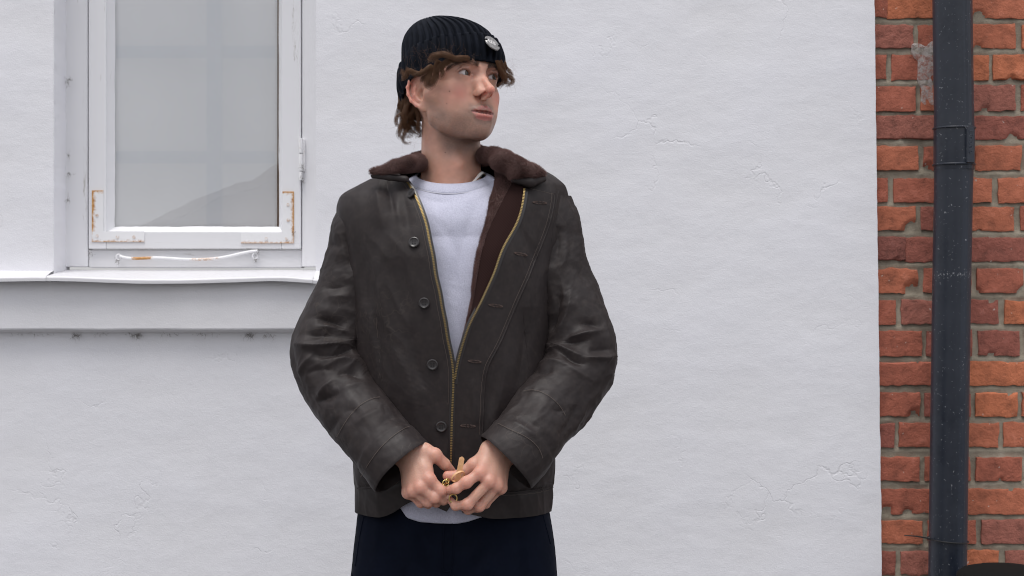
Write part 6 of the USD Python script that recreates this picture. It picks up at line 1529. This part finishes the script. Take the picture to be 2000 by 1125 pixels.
# one continuous body: head, neck, trunk, arms and hands
BF = Field((-0.42, -1.16, 0.05), (0.20, -0.70, 1.50), 0.009)
PXc = at(886, 0, PY)[0]
BF.rball((CX, CY, 1.22), (0.165, 0.105, 0.26), np.eye(3), 0.05)
BF.rball((CX, CY, 0.98), (0.150, 0.095, 0.20), np.eye(3), 0.05)
BF.cone((CX - 0.13, CY, 1.37), (CX + 0.13, CY, 1.38), 0.045, 0.045, 0.05)
BF.cone((NCX, PY + 0.02, 1.36), (NCX, PY + 0.018, 1.455), 0.050, 0.048, 0.03)
for path, hnd, fo in ((pathL, RH, at(742, 845, Y0 + 0.045)), (pathR, LH, at(1034, 848, Y0 + 0.045))):
    pts = [path[i] for i in (20, 70, 115, 150)] + [fo]
    BF.chain(pts, [0.044, 0.042, 0.038, 0.034, 0.021], 0.02)
for s in (-1, 1): BF.chain([(PXc + s * 0.085, CY, 0.86), (PXc + s * 0.104, CY, 0.5), (PXc + s * 0.113, CY + 0.02, 0.09)], [0.078, 0.056, 0.04], 0.03)
bv, bf2 = BF.mesh()
pieces = [(h2w(hv), hfc, hcol), RH, LH, (bv, bf2, np.tile([0.49, 0.28, 0.20], (len(bv), 1)))]
try:
    import manifold3d as m3
    def mani(v, f):
        t = trimesh.Trimesh(v, f, process=False)
        if t.volume < 0: f = f[:, ::-1]
        M = m3.Manifold(m3.Mesh(np.asarray(v, np.float32), np.asarray(f, np.uint32)))
        assert M.status() == m3.Error.NoError and M.num_tri() > 0, M.status()
        return M
    # cap the open neck by closing its boundary loop before the union
    hw, hf2 = h2w(hv), hfc
    t = trimesh.Trimesh(hw, hf2, process=False)
    if not t.is_watertight:
        e = t.edges_sorted; u, c = np.unique(e, axis=0, return_counts=True); be = u[c == 1]; ce = hw[np.unique(be)].mean(0); k = len(hw)
        d = {tuple(x): 0 for x in be}; de = t.edges; open_e = de[[tuple(sorted(x)) in d for x in de.tolist()]]
        hw = np.vstack([hw, ce]); hf2 = np.vstack([hf2, np.stack([open_e[:, 1], open_e[:, 0], np.full(len(open_e), k)], 1)])
    U = mani(hw, hf2)
    for v_, f_ in ((RH[0], RH[1]), (LH[0], LH[1]), (bv, bf2)): U = U + mani(v_, f_)
    mm = U.to_mesh(); BV, BFc = np.array(mm.vert_properties[:, :3], float), np.array(mm.tri_verts)
    allp = np.vstack([p[0] for p in pieces]); allc = np.vstack([p[2] for p in pieces]); BC = allc[cKDTree(allp).query(BV)[1]]
    BODY_NOTE = 'union'
except Exception as ex:
    BODY_NOTE = repr(ex); print('BODY', BODY_NOTE)
    o = np.cumsum([0] + [len(p[0]) for p in pieces[:-1]]); BV = np.vstack([p[0] for p in pieces]); BFc = np.vstack([p[1] + k for p, k in zip(pieces, o)]); BC = np.vstack([p[2] for p in pieces])
body = obj('body', (BV, BFc), SKIN, person, smooth=True, pv={'pigment': BC})
NAIL = principled('fingernail', (0.62, 0.40, 0.33), 0.3)
for (px, py, y, rx, rz, rot) in ((875.5, 970, Y0 - 0.0445, 0.0030, 0.0046, 0.2),):
    n_ = trimesh.creation.icosphere(2, 1.0); n_.apply_scale((rx, 0.0014, rz)); n_.apply_transform(trimesh.transformations.rotation_matrix(rot, (0, 1, 0))); n_.apply_translation(at(px, py, y)); obj('fingernail', n_, NAIL, body, smooth=True)
# necklace
a = np.linspace(-2.6, 2.6, 90); nk = np.stack([NCX + 0.0585 * np.sin(a), PY + 0.014 - 0.0585 * np.cos(a) * 1.0, 1.497 - 0.020 * np.clip(np.cos(a), -1, 1)], -1)
ht = cKDTree(h2w(hv)); hnw = np.array(trimesh.Trimesh(h2w(hv), hfc, process=False).vertex_normals)
ii = ht.query(nk)[1]; nk = h2w(hv)[ii] + hnw[ii] * 0.0008; nk = np.array([np.convolve(np.pad(nk[:, k], 3, 'edge'), np.ones(7) / 7, 'valid') for k in range(3)]).T + hnw[ii] * 0.0006
obj('necklace', tube(nk, 0.0007, 5), BRASS, person, smooth=True)

# ---------------------------------------------------------------- what the hands hold: tan leather tab with brass rings
tab = thing('leather_key_tab', 'tan leather tab with a loop and brass rings held between the fingers', 'key tab', at(892, 930, Y0 - 0.045))
TAN = usdkit.material(stage, '/World/Looks/tan_leather', {'g': ('geometry', {}), 'n': ('noise_texture', {'scale': 200.0, 'detail': 4.0}), 'c': ('rgb_ramp', {'ramp': [(0.3, (0.50, 0.27, 0.125)), (0.7, (0.62, 0.36, 0.18))]}), 'p': ('principled_bsdf', {'roughness': 0.5})}, [('g.position', 'n.vector'), ('n.fac', 'c.fac'), ('c.color', 'p.base_color')], surface='p.BSDF')
cl = np.array([at(902.5, 892, Y0 - 0.047), at(900, 907, Y0 - 0.048), at(897, 922, Y0 - 0.047), at(893.5, 936, Y0 - 0.044), at(890, 948, Y0 - 0.038)]); cl = spline(cl, 30)
T = np.gradient(cl, axis=0); T /= np.linalg.norm(T, axis=1, keepdims=True); sdv = np.cross(T, [0, 1.0, 0]); sdv /= np.linalg.norm(sdv, axis=1, keepdims=True); nf = np.cross(sdv, T)
arc = np.r_[0, np.cumsum(np.linalg.norm(np.diff(cl, axis=0), axis=1))]; wdt_ = 0.0042 * np.sqrt(np.clip(1 - (1 - np.clip(arc / 0.0046, 0, 1)) ** 2, 0.02, 1)) + 0.0004
th_ = 0.0011
sec = [(-1, 0.55), (-0.9, 1), (0.9, 1), (1, 0.55), (1, -0.55), (0.9, -1), (-0.9, -1), (-1, -0.55)]
sv3 = np.stack([cl + sdv * (wdt_ * s)[:, None] + nf * (th_ * t) for s, t in sec], 1); f = grid_faces(30, 8, wrap_m=True)
cap = np.array([[0, k, k + 1] for k in range(1, 7)]); F3 = np.vstack([f[:, [0, 1, 2]], f[:, [0, 2, 3]], cap, cap[:, ::-1] + 29 * 8])
m_ = trimesh.Trimesh(sv3.reshape(-1, 3), F3, process=False); m_.fix_normals(); obj('strap', m_, TAN, tab, smooth=40)
# loop: a ribbon ring round the strap
lc = at(894.5, 930.5, Y0 - 0.047); e1 = np.array([0.80, 0.0, 0.60]); e2 = np.array([0.0, -1.0, 0.0]) * 0.75 + np.array([-0.42, 0, 0.5]); e2 /= np.linalg.norm(e2)
a = np.linspace(0, 2 * np.pi, 48, endpoint=False); ctr = lc + 0.0122 * np.cos(a)[:, None] * e1 + 0.0098 * np.sin(a)[:, None] * e2; ax = np.cross(e1, e2); ax /= np.linalg.norm(ax)
rad = (ctr - lc); rad /= np.linalg.norm(rad, axis=1, keepdims=True)
rv = np.stack([ctr + ax * w + rad * o for w, o in ((-0.0017, -0.0006), (-0.0017, 0.0006), (0.0017, 0.0006), (0.0017, -0.0006))], 1); f = grid_faces(48, 4, wrap_n=True, wrap_m=True)
m_ = trimesh.Trimesh(rv.reshape(-1, 3), np.vstack([f[:, [0, 1, 2]], f[:, [0, 2, 3]]]), process=False); m_.fix_normals(); obj('loop', m_, TAN, tab, smooth=40)
RB = principled('worn_brass', (0.66, 0.52, 0.20), 0.28, metallic=1.0)
for (px, py, y, r, tilt, wr_) in ((870.5, 944, Y0 - 0.046, 0.0058, 0.5, 0.0011), (868.5, 950, Y0 - 0.044, 0.0050, 1.2, 0.0011), (885, 973.5, Y0 - 0.048, 0.0068, 0.2, 0.0012), (874, 939.5, Y0 - 0.048, 0.0040, 0.9, 0.0012)):
    c = at(px, py, y); a = np.linspace(0, 2 * np.pi, 25)
    obj('ring', tube(np.stack([c[0] + r * np.cos(a) * math.cos(tilt), c[1] + r * np.cos(a) * math.sin(tilt), c[2] + r * np.sin(a)], -1), wr_, 7, False), RB, tab, smooth=True)
